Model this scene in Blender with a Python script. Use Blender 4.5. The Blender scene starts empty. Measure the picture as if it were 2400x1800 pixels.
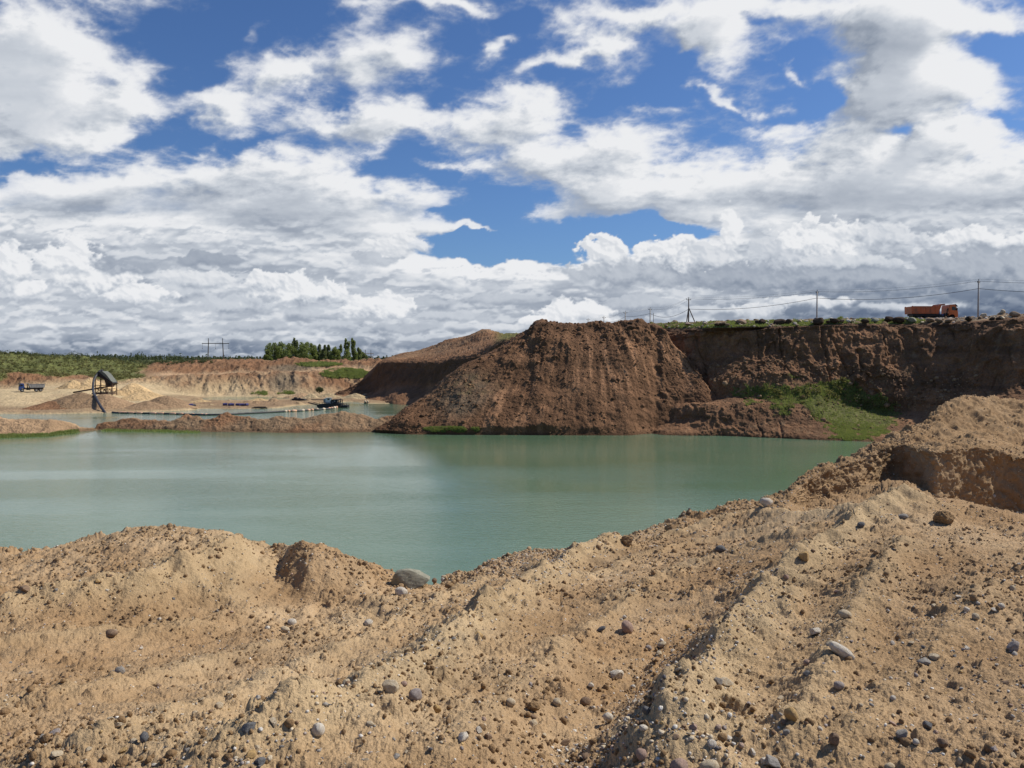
import bpy, bmesh, math, random
import numpy as np
from mathutils import Vector, Matrix, Euler

R = math.radians
sc = bpy.context.scene
COL = sc.collection
random.seed(7)
rng = np.random.default_rng(7)

# ------------------------------------------------------------------ camera
F_PX = 1867.0            # focal length in pixels of a 2400 wide frame
CAM_Z = 11.0
PITCH = R(1.75)
cam_d = bpy.data.cameras.new('camera')
cam_d.sensor_width = 36.0
cam_d.lens = 36.0 * F_PX / 2400.0
cam_d.clip_start = 0.1
cam_d.clip_end = 60000
cam = bpy.data.objects.new('camera', cam_d)
COL.objects.link(cam)
cam.location = (0, 0, CAM_Z)
cam.rotation_euler = (R(90) - PITCH, 0, 0)
sc.camera = cam

# ------------------------------------------------------------------ light
SUN_AZ = R(71)           # clockwise from +Y (the viewing direction)
SUN_EL = R(46)
sun_d = bpy.data.lights.new('sun', 'SUN')
sun_d.energy = 5.0
sun_d.angle = R(0.53)
sun_d.color = (1.0, 0.94, 0.84)
sun = bpy.data.objects.new('sun', sun_d)
COL.objects.link(sun)
sdir = Vector((math.sin(SUN_AZ) * math.cos(SUN_EL), math.cos(SUN_AZ) * math.cos(SUN_EL), math.sin(SUN_EL)))
sun.rotation_euler = sdir.to_track_quat('Z', 'Y').to_euler()
sun.location = (60, 40, 90)

sc.view_settings.view_transform = 'Standard'
sc.view_settings.look = 'None'
sc.view_settings.exposure = 0.0
sc.view_settings.gamma = 1.0
sc.render.engine = 'CYCLES'
sc.cycles.max_bounces = 5
sc.cycles.diffuse_bounces = 2
sc.cycles.glossy_bounces = 2
sc.cycles.transmission_bounces = 2
sc.cycles.volume_bounces = 0
sc.cycles.caustics_reflective = False
sc.cycles.caustics_refractive = False

# ------------------------------------------------------------------ node helper
class NT:
    def __init__(s, tree):
        s.t = tree; s.n = tree.nodes; s.l = tree.links
    def node(s, typ, **kw):
        n = s.n.new(typ)
        for k, v in kw.items(): setattr(n, k, v)
        return n
    def put(s, sock, v):
        if v is None: return
        if isinstance(v, bpy.types.NodeSocket): s.l.new(v, sock)
        else: sock.default_value = v
    def math(s, op, a, b=None, c=None, clamp=False):
        n = s.node('ShaderNodeMath', operation=op, use_clamp=clamp)
        s.put(n.inputs[0], a); s.put(n.inputs[1], b); s.put(n.inputs[2], c)
        return n.outputs[0]
    def vmath(s, op, a, b=None, c=None):
        n = s.node('ShaderNodeVectorMath', operation=op)
        s.put(n.inputs[0], a); s.put(n.inputs[1], b)
        if c is not None: s.put(n.inputs[2], c)
        return n.outputs['Value'] if op in ('DOT_PRODUCT', 'LENGTH', 'DISTANCE') else n.outputs[0]
    def noise(s, vec, scale, detail=4, rough=0.5, lac=2.0, dist=0.0, color=False):
        n = s.node('ShaderNodeTexNoise')
        s.put(n.inputs['Vector'], vec)
        n.inputs['Scale'].default_value = scale; n.inputs['Detail'].default_value = detail
        n.inputs['Roughness'].default_value = rough; n.inputs['Lacunarity'].default_value = lac
        n.inputs['Distortion'].default_value = dist
        return n.outputs['Color'] if color else n.outputs[0]
    def voro(s, vec, scale, detail=0, rough=0.5, smooth=None, feature='F1'):
        n = s.node('ShaderNodeTexVoronoi')
        n.feature = 'SMOOTH_F1' if smooth is not None else feature
        s.put(n.inputs['Vector'], vec)
        n.inputs['Scale'].default_value = scale
        n.inputs['Detail'].default_value = detail; n.inputs['Roughness'].default_value = rough
        if smooth is not None: n.inputs['Smoothness'].default_value = smooth
        return n.outputs['Distance']
    def rng(s, v, a, b, c=0.0, d=1.0, smooth=False):
        n = s.node('ShaderNodeMapRange')
        if smooth: n.interpolation_type = 'SMOOTHSTEP'
        s.put(n.inputs[0], v)
        for i, x in enumerate((a, b, c, d)): s.put(n.inputs[i + 1], x)
        return n.outputs[0]
    def mix(s, f, a, b, mode='MIX'):
        n = s.node('ShaderNodeMix', data_type='RGBA', blend_type=mode)
        s.put(n.inputs[0], f); s.put(n.inputs[6], a); s.put(n.inputs[7], b)
        return n.outputs[2]
    def mixf(s, f, a, b):
        n = s.node('ShaderNodeMix', data_type='FLOAT')
        s.put(n.inputs[0], f); s.put(n.inputs[2], a); s.put(n.inputs[3], b)
        return n.outputs[0]
    def mapping(s, vec, loc=(0, 0, 0), rot=(0, 0, 0), scale=(1, 1, 1), typ='POINT'):
        n = s.node('ShaderNodeMapping', vector_type=typ)
        s.put(n.inputs[0], vec)
        n.inputs[1].default_value = loc; n.inputs[2].default_value = rot; n.inputs[3].default_value = scale
        return n.outputs[0]

def pix_azel(px, py):
    u = (px - 1200) / F_PX; v = (900 - py) / F_PX
    x, y, z = u, math.cos(PITCH) + v * math.sin(PITCH), -math.sin(PITCH) + v * math.cos(PITCH)
    l = math.sqrt(x * x + y * y + z * z)
    return math.atan2(x, y), math.asin(z / l)

# ------------------------------------------------------------------ sky
def build_world():
    w = bpy.data.worlds.new('World'); sc.world = w
    w.use_nodes = True
    w.node_tree.nodes.clear()
    N = NT(w.node_tree)
    out = N.node('ShaderNodeOutputWorld')
    sky = N.node('ShaderNodeTexSky', sky_type='NISHITA')
    sky.sun_disc = False
    sky.sun_elevation = SUN_EL
    sky.sun_rotation = SUN_AZ
    sky.air_density = 1.0; sky.dust_density = 0.5; sky.ozone_density = 3.0
    bg = N.node('ShaderNodeBackground'); bg.inputs[1].default_value = 0.088
    N.l.new(N.mix(1.0, sky.outputs[0], (0.58, 0.78, 1.08, 1), 'MULTIPLY'), bg.inputs[0])
    N.l.new(bg.outputs[0], out.inputs[0])
build_world()

# ------------------------------------------------------------------ numpy noise
_perm = np.random.default_rng(11).permutation(4096).astype(np.int64)
_grad = np.random.default_rng(12).normal(size=(4096, 3)); _grad /= np.linalg.norm(_grad, axis=1, keepdims=True)
_rnd = np.random.default_rng(13).random((4096, 6))
def _hash(i, j, k): return _perm[(_perm[(_perm[i & 4095] + j) & 4095] + k) & 4095]
def perlin(p, seed=0):
    p = p + seed * 17.37
    f = np.floor(p); i = f.astype(np.int64); f = p - f
    u = f * f * f * (f * (f * 6 - 15) + 10)
    out = 0
    for dx in (0, 1):
        wx = u[..., 0] if dx else 1 - u[..., 0]
        for dy in (0, 1):
            wy = u[..., 1] if dy else 1 - u[..., 1]
            for dz in (0, 1):
                wz = u[..., 2] if dz else 1 - u[..., 2]
                g = _grad[_hash(i[..., 0] + dx, i[..., 1] + dy, i[..., 2] + dz)]
                out = out + wx * wy * wz * (g[..., 0] * (f[..., 0] - dx) + g[..., 1] * (f[..., 1] - dy) + g[..., 2] * (f[..., 2] - dz))
    return out * 1.5
def fbm(p, scale=1.0, octv=5, gain=0.5, seed=0, ridged=False, billow=False):
    s = np.asarray(scale, float)
    amp = 1.0; tot = 0; out = 0; q = p * s
    for o in range(octv):
        n = perlin(q, seed + o * 3)
        if ridged: n = 1 - 2 * np.abs(n)
        if billow: n = 2 * np.abs(n) - 0.5
        out = out + amp * n; tot += amp
        amp *= gain; q = q * 2.03
    return out / tot
def clods(P, cell, prob, r0, r1, seed=0, flat=0.75):
    """raised lumps scattered over the XY plane; returns the height field"""
    x = P[..., 0] / cell; y = P[..., 1] / cell
    ix = np.floor(x).astype(np.int64); iy = np.floor(y).astype(np.int64)
    h = np.zeros(x.shape)
    for dx in (-1, 0, 1):
        for dy in (-1, 0, 1):
            c = _hash(ix + dx, iy + dy, np.full_like(ix, seed))
            r = _rnd[c]
            cx = ix + dx + r[..., 0]; cy = iy + dy + r[..., 1]
            rad = (r0 + (r1 - r0) * r[..., 2] ** 3) / cell
            ca = r[..., 4] * 6.283
            ex = (x - cx); ey = (y - cy)
            a1 = np.cos(ca) * ex + np.sin(ca) * ey; a2 = -np.sin(ca) * ex + np.cos(ca) * ey
            d = (a1 * a1 + (a2 * 1.4) ** 2) / np.maximum(rad, 1e-4) ** 2
            hh = np.where(r[..., 3] < prob, np.sqrt(np.clip(1 - d, 0, 1)) * rad * cell * flat, 0)
            h = np.maximum(h, hh)
    return h
def sstep(a, b, x):
    t = np.clip((x - a) / (b - a), 0, 1); return t * t * (3 - 2 * t)

# ------------------------------------------------------------------ surfaces lofted through surveyed lines
def ray_point(px, py, d):
    u = (px - 1200) / F_PX; v = (900 - py) / F_PX
    s = d / (math.cos(PITCH) + v * math.sin(PITCH))
    return u * s, d, CAM_Z + s * (-math.sin(PITCH) + v * math.cos(PITCH))
def pchip(x, y, xq):
    """x (n), y (n, ...), xq (m) -> (m, ...) monotone cubic"""
    x = np.asarray(x, float); y = np.asarray(y, float)
    if y.ndim == 1: return pchip(x, y[:, None], xq)[:, 0]
    n = len(x)
    h = np.diff(x).reshape(-1, *([1] * (y.ndim - 1))); dl = np.diff(y, axis=0) / h
    m = np.zeros_like(y)
    if n > 2:
        a, b = dl[:-1], dl[1:]
        w1 = 2 * h[1:] + h[:-1]; w2 = h[1:] + 2 * h[:-1]
        ok = (a * b) > 0
        with np.errstate(divide='ignore', invalid='ignore'):
            mm = (w1 + w2) / (w1 / a + w2 / b)
        m[1:-1] = np.where(ok, mm, 0)
    m[0] = dl[0]; m[-1] = dl[-1]
    xq = np.clip(xq, x[0], x[-1])
    k = np.clip(np.searchsorted(x, xq, side='right') - 1, 0, n - 2)
    sh = (-1,) + (1,) * (y.ndim - 1)
    hk = (x[k + 1] - x[k]).reshape(sh); t = (xq - x[k]).reshape(sh) / hk
    return ((1 + 2 * t) * (1 - t) ** 2 * y[k] + t * (1 - t) ** 2 * hk * m[k]
            + t * t * (3 - 2 * t) * y[k + 1] + t * t * (t - 1) * hk * m[k + 1])
def loft(rows, pxs, counts):
    """rows: (mode, [(px, value, depth)...], extra half width). mode p: value is the sight line row, z: value is a height."""
    L = []
    for row in rows:
        mode, pts = row[0], row[1]
        w = row[2] if len(row) > 2 else 0.0
        a = np.array(pts, float)
        if len(a) == 1: a = np.vstack([a, a + [[1, 0, 0]]])
        v = pchip(a[:, 0], a[:, 1], pxs); d = pchip(a[:, 0], a[:, 2], pxs)
        u = (pxs - 1200) / F_PX
        if mode == 'p':
            vv = (900 - v) / F_PX
            s = d / (math.cos(PITCH) + vv * math.sin(PITCH))
            X = u * s; Z = CAM_Z + s * (-math.sin(PITCH) + vv * math.cos(PITCH))
        else:
            Z = v; X = u * np.where(w > 0, w, d) * (1 - 0.0006)
        L.append(np.stack([X, d, Z], -1))
    L = np.array(L)
    t = np.concatenate([np.linspace(i, i + 1, c, endpoint=False) for i, c in enumerate(counts)] + [[len(rows) - 1.0]])
    return pchip(np.arange(len(rows)), L, t), t
def normals(P):
    a = np.gradient(P, axis=0); b = np.gradient(P, axis=1)
    n = np.cross(b, a); n /= np.maximum(np.linalg.norm(n, axis=-1, keepdims=True), 1e-9)
    return np.where(n[..., 2:3] < -0.3, -n, n)
def grid_mesh(name, P, mat, col=None, kind='structure', parent=None):
    nr, nc = P.shape[:2]
    me = bpy.data.meshes.new(name)
    me.vertices.add(nr * nc); me.vertices.foreach_set('co', P.reshape(-1).astype(np.float32))
    i = (np.arange(nr - 1)[:, None] * nc + np.arange(nc - 1)[None]).reshape(-1)
    q = np.stack([i, i + 1, i + nc + 1, i + nc], -1).astype(np.int32)
    me.loops.add(q.size); me.loops.foreach_set('vertex_index', q.reshape(-1))
    me.polygons.add(len(q)); me.polygons.foreach_set('loop_start', np.arange(0, q.size, 4, dtype=np.int32))
    me.update(calc_edges=True)
    me.polygons.foreach_set('use_smooth', np.ones(len(q), bool))
    if col is not None: add_col(me, col.reshape(-1, 3))
    me.materials.append(mat)
    o = bpy.data.objects.new(name, me); COL.objects.link(o)
    if kind: o['kind'] = kind
    if parent: o.parent = parent
    return o
def add_col(me, col):
    at = me.color_attributes.new('earth', 'FLOAT_COLOR', 'POINT')
    c = np.ones((len(col), 4), np.float32); c[:, :3] = np.clip(col, 0, 1)
    at.data.foreach_set('color', c.reshape(-1))
def lerp(a, b, f):
    return np.asarray(a) * (1 - f[..., None]) + np.asarray(b) * f[..., None]

# ------------------------------------------------------------------ materials
def new_mat(name):
    m = bpy.data.materials.new(name); m.use_nodes = True
    N = NT(m.node_tree); b = N.n['Principled BSDF']
    return m, N, b
def earth_mat(name, s1, s2, amt1, amt2, bumps, rough=0.95, strength=1.0):
    """base colour from the surveyed earth colour, mottled; grain as bump"""
    m, N, b = new_mat(name)
    at = N.node('ShaderNodeAttribute', attribute_name='earth')
    pos = N.node('ShaderNodeNewGeometry').outputs['Position']
    n1 = N.rng(N.noise(pos, s1, 6, 0.6), 0.25, 0.75, 1 - amt1, 1 + amt1)
    n2 = N.rng(N.noise(pos, s2, 4, 0.65), 0.25, 0.75, 1 - amt2, 1 + amt2)
    f = N.math('MULTIPLY', n1, n2)
    sc_ = N.node('ShaderNodeVectorMath', operation='SCALE')
    N.l.new(at.outputs['Color'], sc_.inputs[0]); N.l.new(f, sc_.inputs['Scale'])
    N.l.new(sc_.outputs[0], b.inputs['Base Color'])
    b.inputs['Roughness'].default_value = rough
    b.inputs['Specular IOR Level'].default_value = 0.15
    h = None
    for (s, a) in bumps:
        n = N.math('MULTIPLY', N.noise(pos, s, 4, 0.65), a)
        h = n if h is None else N.math('ADD', h, n)
    bp = N.node('ShaderNodeBump'); bp.inputs['Strength'].default_value = strength; bp.inputs['Distance'].default_value = 1.0
    N.l.new(h, bp.inputs['Height']); N.l.new(bp.outputs[0], b.inputs['Normal'])
    return m
M_SAND = earth_mat('pit_sand', 1.2, 85, 0.14, 0.34, [(9, 0.02), (48, 0.014), (150, 0.006)])
M_EARTH = earth_mat('brown_earth', 0.35, 4.0, 0.30, 0.28, [(1.2, 0.35), (5, 0.16)])
M_FAR = earth_mat('far_earth', 0.12, 1.2, 0.22, 0.20, [(0.5, 0.5), (2.0, 0.25)])

def paint(name, col, rough=0.6, metal=0.0, dirt=None, dscale=2.0, damt=0.5, bump=0.0):
    m, N, b = new_mat(name)
    tcn = N.node('ShaderNodeTexCoord').outputs['Object']
    n = N.noise(tcn, dscale, 6, 0.65)
    f = N.rng(n, 0.42, 0.68, 0, damt, smooth=True)
    d = dirt or tuple(c * 0.55 for c in col)
    N.l.new(N.mix(f, (*col, 1), (*d, 1)), b.inputs['Base Color'])
    b.inputs['Roughness'].default_value = rough; b.inputs['Metallic'].default_value = metal
    if bump:
        bp = N.node('ShaderNodeBump'); bp.inputs['Strength'].default_value = 0.6; bp.inputs['Distance'].default_value = bump
        N.l.new(N.noise(tcn, dscale * 6, 5, 0.6), bp.inputs['Height']); N.l.new(bp.outputs[0], b.inputs['Normal'])
    return m
def water_mat():
    m, N, b = new_mat('silty_water')
    pos = N.node('ShaderNodeNewGeometry').outputs['Position']
    v = N.mapping(pos, scale=(0.55, 1.3, 1))
    n = N.noise(N.mapping(pos, scale=(0.02, 0.05, 1)), 1.0, 4, 0.5)
    N.l.new(N.mix(N.rng(n, 0.35, 0.65, 0, 1, smooth=True), (0.100, 0.168, 0.098, 1), (0.120, 0.196, 0.124, 1)), b.inputs['Base Color'])
    b.inputs['IOR'].default_value = 1.33
    b.inputs['Roughness'].default_value = 0.05
    wind = N.rng(N.noise(N.mapping(pos, scale=(0.018, 0.06, 1)), 1.0, 4, 0.55, dist=0.4), 0.38, 0.62, 0.35, 1.0, smooth=True)
    h = N.math('ADD', N.math('MULTIPLY', N.noise(v, 1.9, 4, 0.62, dist=0.4), 0.036), N.math('MULTIPLY', N.noise(v, 5.0, 3, 0.6), 0.022))
    h = N.math('MULTIPLY', h, wind)
    bp = N.node('ShaderNodeBump'); bp.inputs['Strength'].default_value = 1.0; bp.inputs['Distance'].default_value = 1.0
    N.l.new(h, bp.inputs['Height']); N.l.new(bp.outputs[0], b.inputs['Normal'])
    return m
def leaf_mat(name, c1, c2, trans=0.35, nscale=0.8):
    m, N, b = new_mat(name)
    tl = N.node('ShaderNodeBsdfTranslucent'); tl.inputs[0].default_value = (c2[0] * 1.5, c2[1] * 1.6, c2[2] * 1.1, 1)
    mx = N.node('ShaderNodeMixShader'); mx.inputs[0].default_value = trans
    N.l.new(b.outputs[0], mx.inputs[1]); N.l.new(tl.outputs[0], mx.inputs[2])
    N.l.new(mx.outputs[0], N.n['Material Output'].inputs[0])
    pos = N.node('ShaderNodeNewGeometry')
    n = N.noise(pos.outputs['Position'], nscale, 4, 0.65)
    N.l.new(N.mix(N.rng(n, 0.35, 0.65, 0, 1), (*c1, 1), (*c2, 1)), b.inputs['Base Color'])
    b.inputs['Roughness'].default_value = 0.7
    b.inputs['Specular IOR Level'].default_value = 0.2
    return m


# ------------------------------------------------------------------ clouds
def perlin2(x, y, seed=0):
    x = x + seed * 13.71; y = y - seed * 7.33
    fx = np.floor(x); fy = np.floor(y); i = fx.astype(np.int64); j = fy.astype(np.int64); fx = x - fx; fy = y - fy
    ux = fx * fx * fx * (fx * (fx * 6 - 15) + 10); uy = fy * fy * fy * (fy * (fy * 6 - 15) + 10)
    def g(a, b):
        h = _perm[(_perm[a & 4095] + b) & 4095]
        t = h * 0.00153398
        return np.cos(t), np.sin(t)
    a0, b0 = g(i, j); a1, b1 = g(i + 1, j); a2, b2 = g(i, j + 1); a3, b3 = g(i + 1, j + 1)
    n0 = a0 * fx + b0 * fy; n1 = a1 * (fx - 1) + b1 * fy; n2 = a2 * fx + b2 * (fy - 1); n3 = a3 * (fx - 1) + b3 * (fy - 1)
    return ((n0 * (1 - ux) + n1 * ux) * (1 - uy) + (n2 * (1 - ux) + n3 * ux) * uy) * 1.41
def fbm2(x, y, octv=5, gain=0.5, seed=0, lac=2.03, mode=None):
    amp = 1.0; tot = 0; out = 0
    for o in range(octv):
        n = perlin2(x, y, seed + o * 3)
        if mode == 'billow': n = 1 - 2.6 * np.abs(n)
        out = out + amp * n; tot += amp; amp *= gain
        x, y = x * lac * 0.8 - y * lac * 0.6, x * lac * 0.6 + y * lac * 0.8
    return out / tot
def cloud_fields(az, el):
    """cover (0..1) and tone (0 slate .. 1 white) of the cloud sky for a grid of directions"""
    # survey coordinates of a direction, used to give each cloud its place in the sky
    ca = np.cos(az); U = np.clip(np.tan(np.clip(az, -1.3, 1.3)), -3.5, 3.5)
    V = np.tan(np.clip(el, -0.3, 1.35)) / np.maximum(ca, 0.12)
    sp, cp = math.sin(PITCH), math.cos(PITCH)
    den = np.maximum(cp - V * sp, 0.1)
    X = 1200 + F_PX * U / den; Y = 900 - F_PX * (V * cp + sp) / den
    X = np.where(np.abs(az) > 1.4, 9000, X)
    xs, ys = X / 100.0, Y / 100.0
    # wander
    wx = fbm2(xs * 0.55, ys * 0.75, 6, 0.55, 1); wy = fbm2(xs * 0.55, ys * 0.75, 6, 0.55, 2)
    WX = X + wx * 95; WY = Y + wy * 65
    def blobs(items, X_, Y_):
        acc = np.zeros_like(X)
        for (px, py, sx, sy, rot, amp) in items:
            c, s = math.cos(R(-rot)), math.sin(R(-rot))
            dx = X_ - px; dy = Y_ - py
            a = (dx * c + dy * s) / sx; b = (-dx * s + dy * c) / sy
            acc += amp * np.exp(-(a * a + b * b))
        return acc
    lay = blobs(HIGH_LAYER, WX, WY)
    # overhead sheet in its own plane
    zz = np.maximum(np.sin(el), 0); den = zz + 0.20
    Px = np.sin(az) * np.cos(el) / den; Py = np.cos(az) * np.cos(el) / den
    n = fbm2(Px * 3.3 + 3, Py * 3.3, 9, 0.56, 11)
    n = n + 0.42 * fbm2(Px * 8 + 0.6 * n, Py * 8, 7, 0.62, 15, mode='billow')
    low = sstep(R(12.5), R(8.5), el)
    nl = fbm2(xs * 0.40, ys * 1.5, 8, 0.55, 21)
    nn = n * (1 - low) + nl * low
    D = nn * 0.52 + lay - 0.07 * (1 - low) + 0.40 * sstep(R(7.5), R(5.0), el)
    cover = sstep(-0.09, 0.42, D + 0.05 * fbm2(Px * 14, Py * 14, 4, 0.6, 19)) ** 1.1
    cover_low = sstep(0.0, 0.16, D)
    cover = cover * (1 - low) + cover_low * low
    # self shade: how much cloud lies towards the sun (to the upper right)
    T = np.clip(D + 0.02, 0, 0.62)
    occ = np.zeros_like(D)
    for k, (dc, dr) in enumerate(((5, 4), (11, 8), (18, 13), (27, 19))):
        sh = np.roll(np.roll(T, -dc, axis=1), -dr, axis=0)
        occ += sh
    occ /= 4
    rel = np.clip(T - occ, -0.2, 0.2)
    tone = 1.0 - 0.44 * np.clip(occ - 0.14, 0, 1) + 0.85 * rel
    bign = fbm2(xs * 0.28 + 0.4 * wx, ys * 0.62, 6, 0.55, 31)
    tone = tone + bign * (0.26 * (1 - low) + 0.30 * low)
    # the low deck is drawn out in bands
    band = fbm2(xs * 0.30 + 0.15 * wx, ys * 2.6, 7, 0.58, 41)
    tone = tone + low * (band * 0.22 - 0.05)
    tone = tone - 1.15 * blobs(DARK, X + wx * 40, Y + wy * 22)
    # wispy thin rims are never as white as the body
    tone = np.minimum(tone, 0.72 + 0.35 * np.clip(cover * 1.3, 0, 1))
    for (fx, fy, sd_, amt) in ((0.75, 2.0, 81, 0.60), (1.5, 4.2, 87, 0.50)):
        ps = fbm2(xs * fx + 0.25 * wx, ys * fy + 0.35 * wy, 3, 0.5, sd_)
        pf = ps + 0.30 * fbm2(xs * fx * 3.1, ys * fy * 2.6, 5, 0.55, sd_ + 2, mode='billow')
        up = np.roll(ps, -4, axis=0)
        pal = sstep(0.0, 0.34, pf) * amt * sstep(R(10.5), R(8.0), el) * (1 - 0.6 * sstep(1500, 2100, X) * sstep(600, 700, Y))
        ptn = 0.79 + np.clip((ps - up) * 1.6, -0.20, 0.20)
        tone = tone * (1 - pal) + ptn * pal
    tone = tone - 0.16 * sstep(770, 845, Y) * low
    # cumulus heads
    b1 = fbm2(xs * 2.2 + 0.25 * wx, ys * 2.9 + 0.25 * wy, 6, 0.55, 51, mode='billow')
    b2 = fbm2(xs * 4.6, ys * 5.6, 5, 0.58, 57, mode='billow')
    f1 = fbm2(xs * 3.0, ys * 3.6, 6, 0.6, 61)
    bs = fbm2(xs * 1.5 + 0.2 * wx, ys * 2.0 + 0.2 * wy, 3, 0.42, 71, mode='billow')
    jx = fbm2(xs * 1.2, ys * 1.5, 5, 0.55, 63) ; jy = fbm2(xs * 1.2, ys * 1.5, 5, 0.55, 65)
    for hi, (px, py, sx, sy, top, bot, firm) in enumerate(HEADS):
        sel = np.abs(X - px) < sx * 2.6 + 30
        sel &= np.abs(Y - py) < sy * 2.6 + 24
        if not sel.any(): continue
        r0, r1 = np.where(sel.any(1))[0][[0, -1]]; c0, c1 = np.where(sel.any(0))[0][[0, -1]]
        S = (slice(r0, r1 + 1), slice(c0, c1 + 1))
        lx = (X[S] + jx[S] * min(60, sx * 1.0) - px) / (sx * 1.12); ly = -(Y[S] + jy[S] * min(34, sy * 0.9) - py) / (sy * 1.12)
        lyf = np.where(ly < 0, ly * 1.5, ly)
        q = 1 - np.sqrt(lx * lx + lyf * lyf)
        k = np.clip(sy / 40.0, 0.35, 1.0)
        bb = bs[S] * 0.45 * k + b1[S] * 0.22 + b2[S] * 0.10 + f1[S] * 0.30
        q = q + bb * 0.85 - 0.02
        w = 0.16 + (0.22 if sy < 14 else 0) + 0.70 * sstep(0.5, -0.5, ly)
        al = np.clip(q / w, 0, 1); al = al * al * (3 - 2 * al) * firm
        h = np.sqrt(np.clip(q + 0.05, 0, 1.2)) * 0.7 + bs[S] * 0.34 + b1[S] * 0.07
        gy, gx = np.gradient(h)
        lam = np.clip((-gx * 0.7 - gy * 0.7) * 7.0 * (0.5 + k), -0.45, 0.45)     # rows run upwards
        base = bot + (top - bot) * sstep(-0.70, 0.35, ly + 0.35 * b1[S] + 0.5 * f1[S])
        tn = base + lam * (0.05 + 0.12 * sstep(0.75, 0.98, top)) + 0.03 * f1[S]
        tn = np.where(al < 0.5, np.maximum(tn, bot), tn)
        tone[S] = tone[S] * (1 - al) + tn * al
        if py < 660 and px > 900: cover[S] = np.maximum(cover[S], al)
    tone = np.clip(tone, 0, 1)
    # open sky where the sun stands; unseen clouds thinned and darkened to lower ambient light
    sd = np.sin(az) * np.cos(el) * sdir[0] + np.cos(az) * np.cos(el) * sdir[1] + np.sin(el) * sdir[2]
    cover = cover * (1 - sstep(math.cos(R(15)), math.cos(R(7)), sd))
    away = sstep(R(40), R(62), np.abs(az)) + sstep(R(32), R(50), el)
    away = np.clip(away, 0, 1)
    cover = cover * (1 - 0.5 * away); tone = tone - 0.12 * away
    return np.clip(cover, 0, 1), np.clip(tone, 0, 1)
def cloud_colour(t):
    xp = [0.0, 0.2, 0.4, 0.6, 0.8, 1.0]
    r = [0.070, 0.125, 0.215, 0.355, 0.57, 0.84]; g = [0.100, 0.165, 0.260, 0.400, 0.61, 0.85]; b = [0.165, 0.245, 0.340, 0.475, 0.67, 0.87]
    return np.stack([np.interp(t, xp, c) for c in (r, g, b)], -1)
HIGH_LAYER = [
    (90, 190, 240, 150, 20, 0.66), (70, 90, 110, 60, 0, .3), (200, 290, 170, 55, 10, 0.34), (320, 215, 60, 36, 0, 0.26),
    (590, 68, 42, 26, 15, 0.40), (655, 160, 105, 40, 0, 0.48), (500, 250, 100, 34, 0, 0.32), (510, 215, 50, 22, 0, .2),
    (935, 120, 140, 65, 15, 0.42), (860, 278, 165, 32, 3, 0.52), (1140, 275, 150, 60, 0, 0.36), (820, 20, 50, 16, 20, 0.24), (1040, 10, 150, 14, 0, .34), (880, 50, 40, 30, 0, .2),
    (650, 400, 260, 60, 3, 0.55), (230, 440, 230, 36, 0, 0.40), (780, 470, 260, 40, 0, .4), (1040, 378, 90, 15, 0, 0.34), (900, 520, 200, 30, 0, 0.34), (1120, 528, 60, 8, 5, .3),
    (1380, 110, 160, 26, 28, 0.48), (1330, 60, 60, 30, 0, .3), (1690, 110, 100, 90, -20, 0.46), (1600, 110, 42, 16, 25, 0.46), (1175, 100, 50, 20, 30, 0.40),
    (1250, 260, 60, 60, 0, .3), (1420, 350, 170, 60, 0, 0.42), (1400, 450, 130, 44, 0, .3), (1620, 430, 260, 50, 0, 0.45), (1620, 490, 150, 22, 0, .3), (1900, 420, 260, 70, 0, 0.45), (1300, 400, 60, 60, 0, .2),
    (2130, 170, 150, 150, 20, 0.62), (1980, 30, 300, 45, 0, 0.45), (2330, 40, 140, 40, 0, .4), (2230, 320, 150, 40, 20, .3), (2300, 200, 90, 40, 0, .3),
    (2300, 420, 300, 110, 0, 0.55), (1690, 235, 120, 12, -22, 0.34), (1850, 165, 80, 12, -35, 0.28), (1550, 250, 60, 12, 0, .2), (1480, 30, 120, 18, 0, 0.25), (1780, 300, 120, 26, -8, .22),
    (150, 560, 520, 80, 0, 0.55), (600, 590, 420, 56, 0, 0.5), (2100, 560, 420, 80, 0, 0.6), (1750, 620, 300, 60, 0, .3), (1080, 690, 800, 40, 0, 0.6), (100, 700, 700, 80, 0, 0.5), (1900, 700, 700, 70, 0, 0.5), (900, 640, 240, 22, 0, .4), (1280, 648, 300, 20, 0, .4),
    (420, 80, 150, 70, 20, -0.42), (470, 190, 90, 30, 0, -0.20), (780, 210, 40, 70, 0, -0.24), (740, 85, 50, 50, 0, -0.26), (570, 320, 90, 14, 0, -.25),
    (70, 388, 130, 22, 0, -0.42), (330, 345, 100, 16, 0, -0.25), (420, 300, 80, 26, 0, -.2),
    (925, 395, 90, 45, 20, -0.42), (1180, 575, 180, 40, 0, -0.70), (1480, 548, 180, 30, 4, -0.70), (1130, 480, 90, 36, 0, -0.36), (1040, 430, 50, 26, 0, -.25),
    (1560, 180, 60, 55, -30, -0.52), (1440, 225, 120, 18, 8, -0.36), (1955, 235, 60, 48, 0, -0.85), (1870, 140, 70, 26, 0, -0.40), (1850, 290, 90, 16, 0, -0.30),
    (2360, 110, 66, 30, 0, -0.60), (2120, 302, 55, 20, 0, -0.60), (2380, 265, 70, 12, -10, -0.45), (1270, 185, 80, 22, 0, -0.36), (1225, 50, 50, 24, 0, -0.40), (1470, 75, 50, 22, 0, -0.36), (1790, 50, 40, 12, 0, -.3),
    (250, 60, 90, 60, 20, -0.3), (600, 60, 30, 200, 0, -.12), (1100, 180, 60, 40, 0, -.2), (1010, 220, 60, 16, 0, -.25), (1330, 300, 40, 40, 0, -.12), (1280, 440, 40, 30, 0, -.2), (480, 330, 100, 12, 0, -.2),
    (850, 672, 90, 8, 0, -0.60), (1740, 600, 24, 30, 0, -.35),
]
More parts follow.
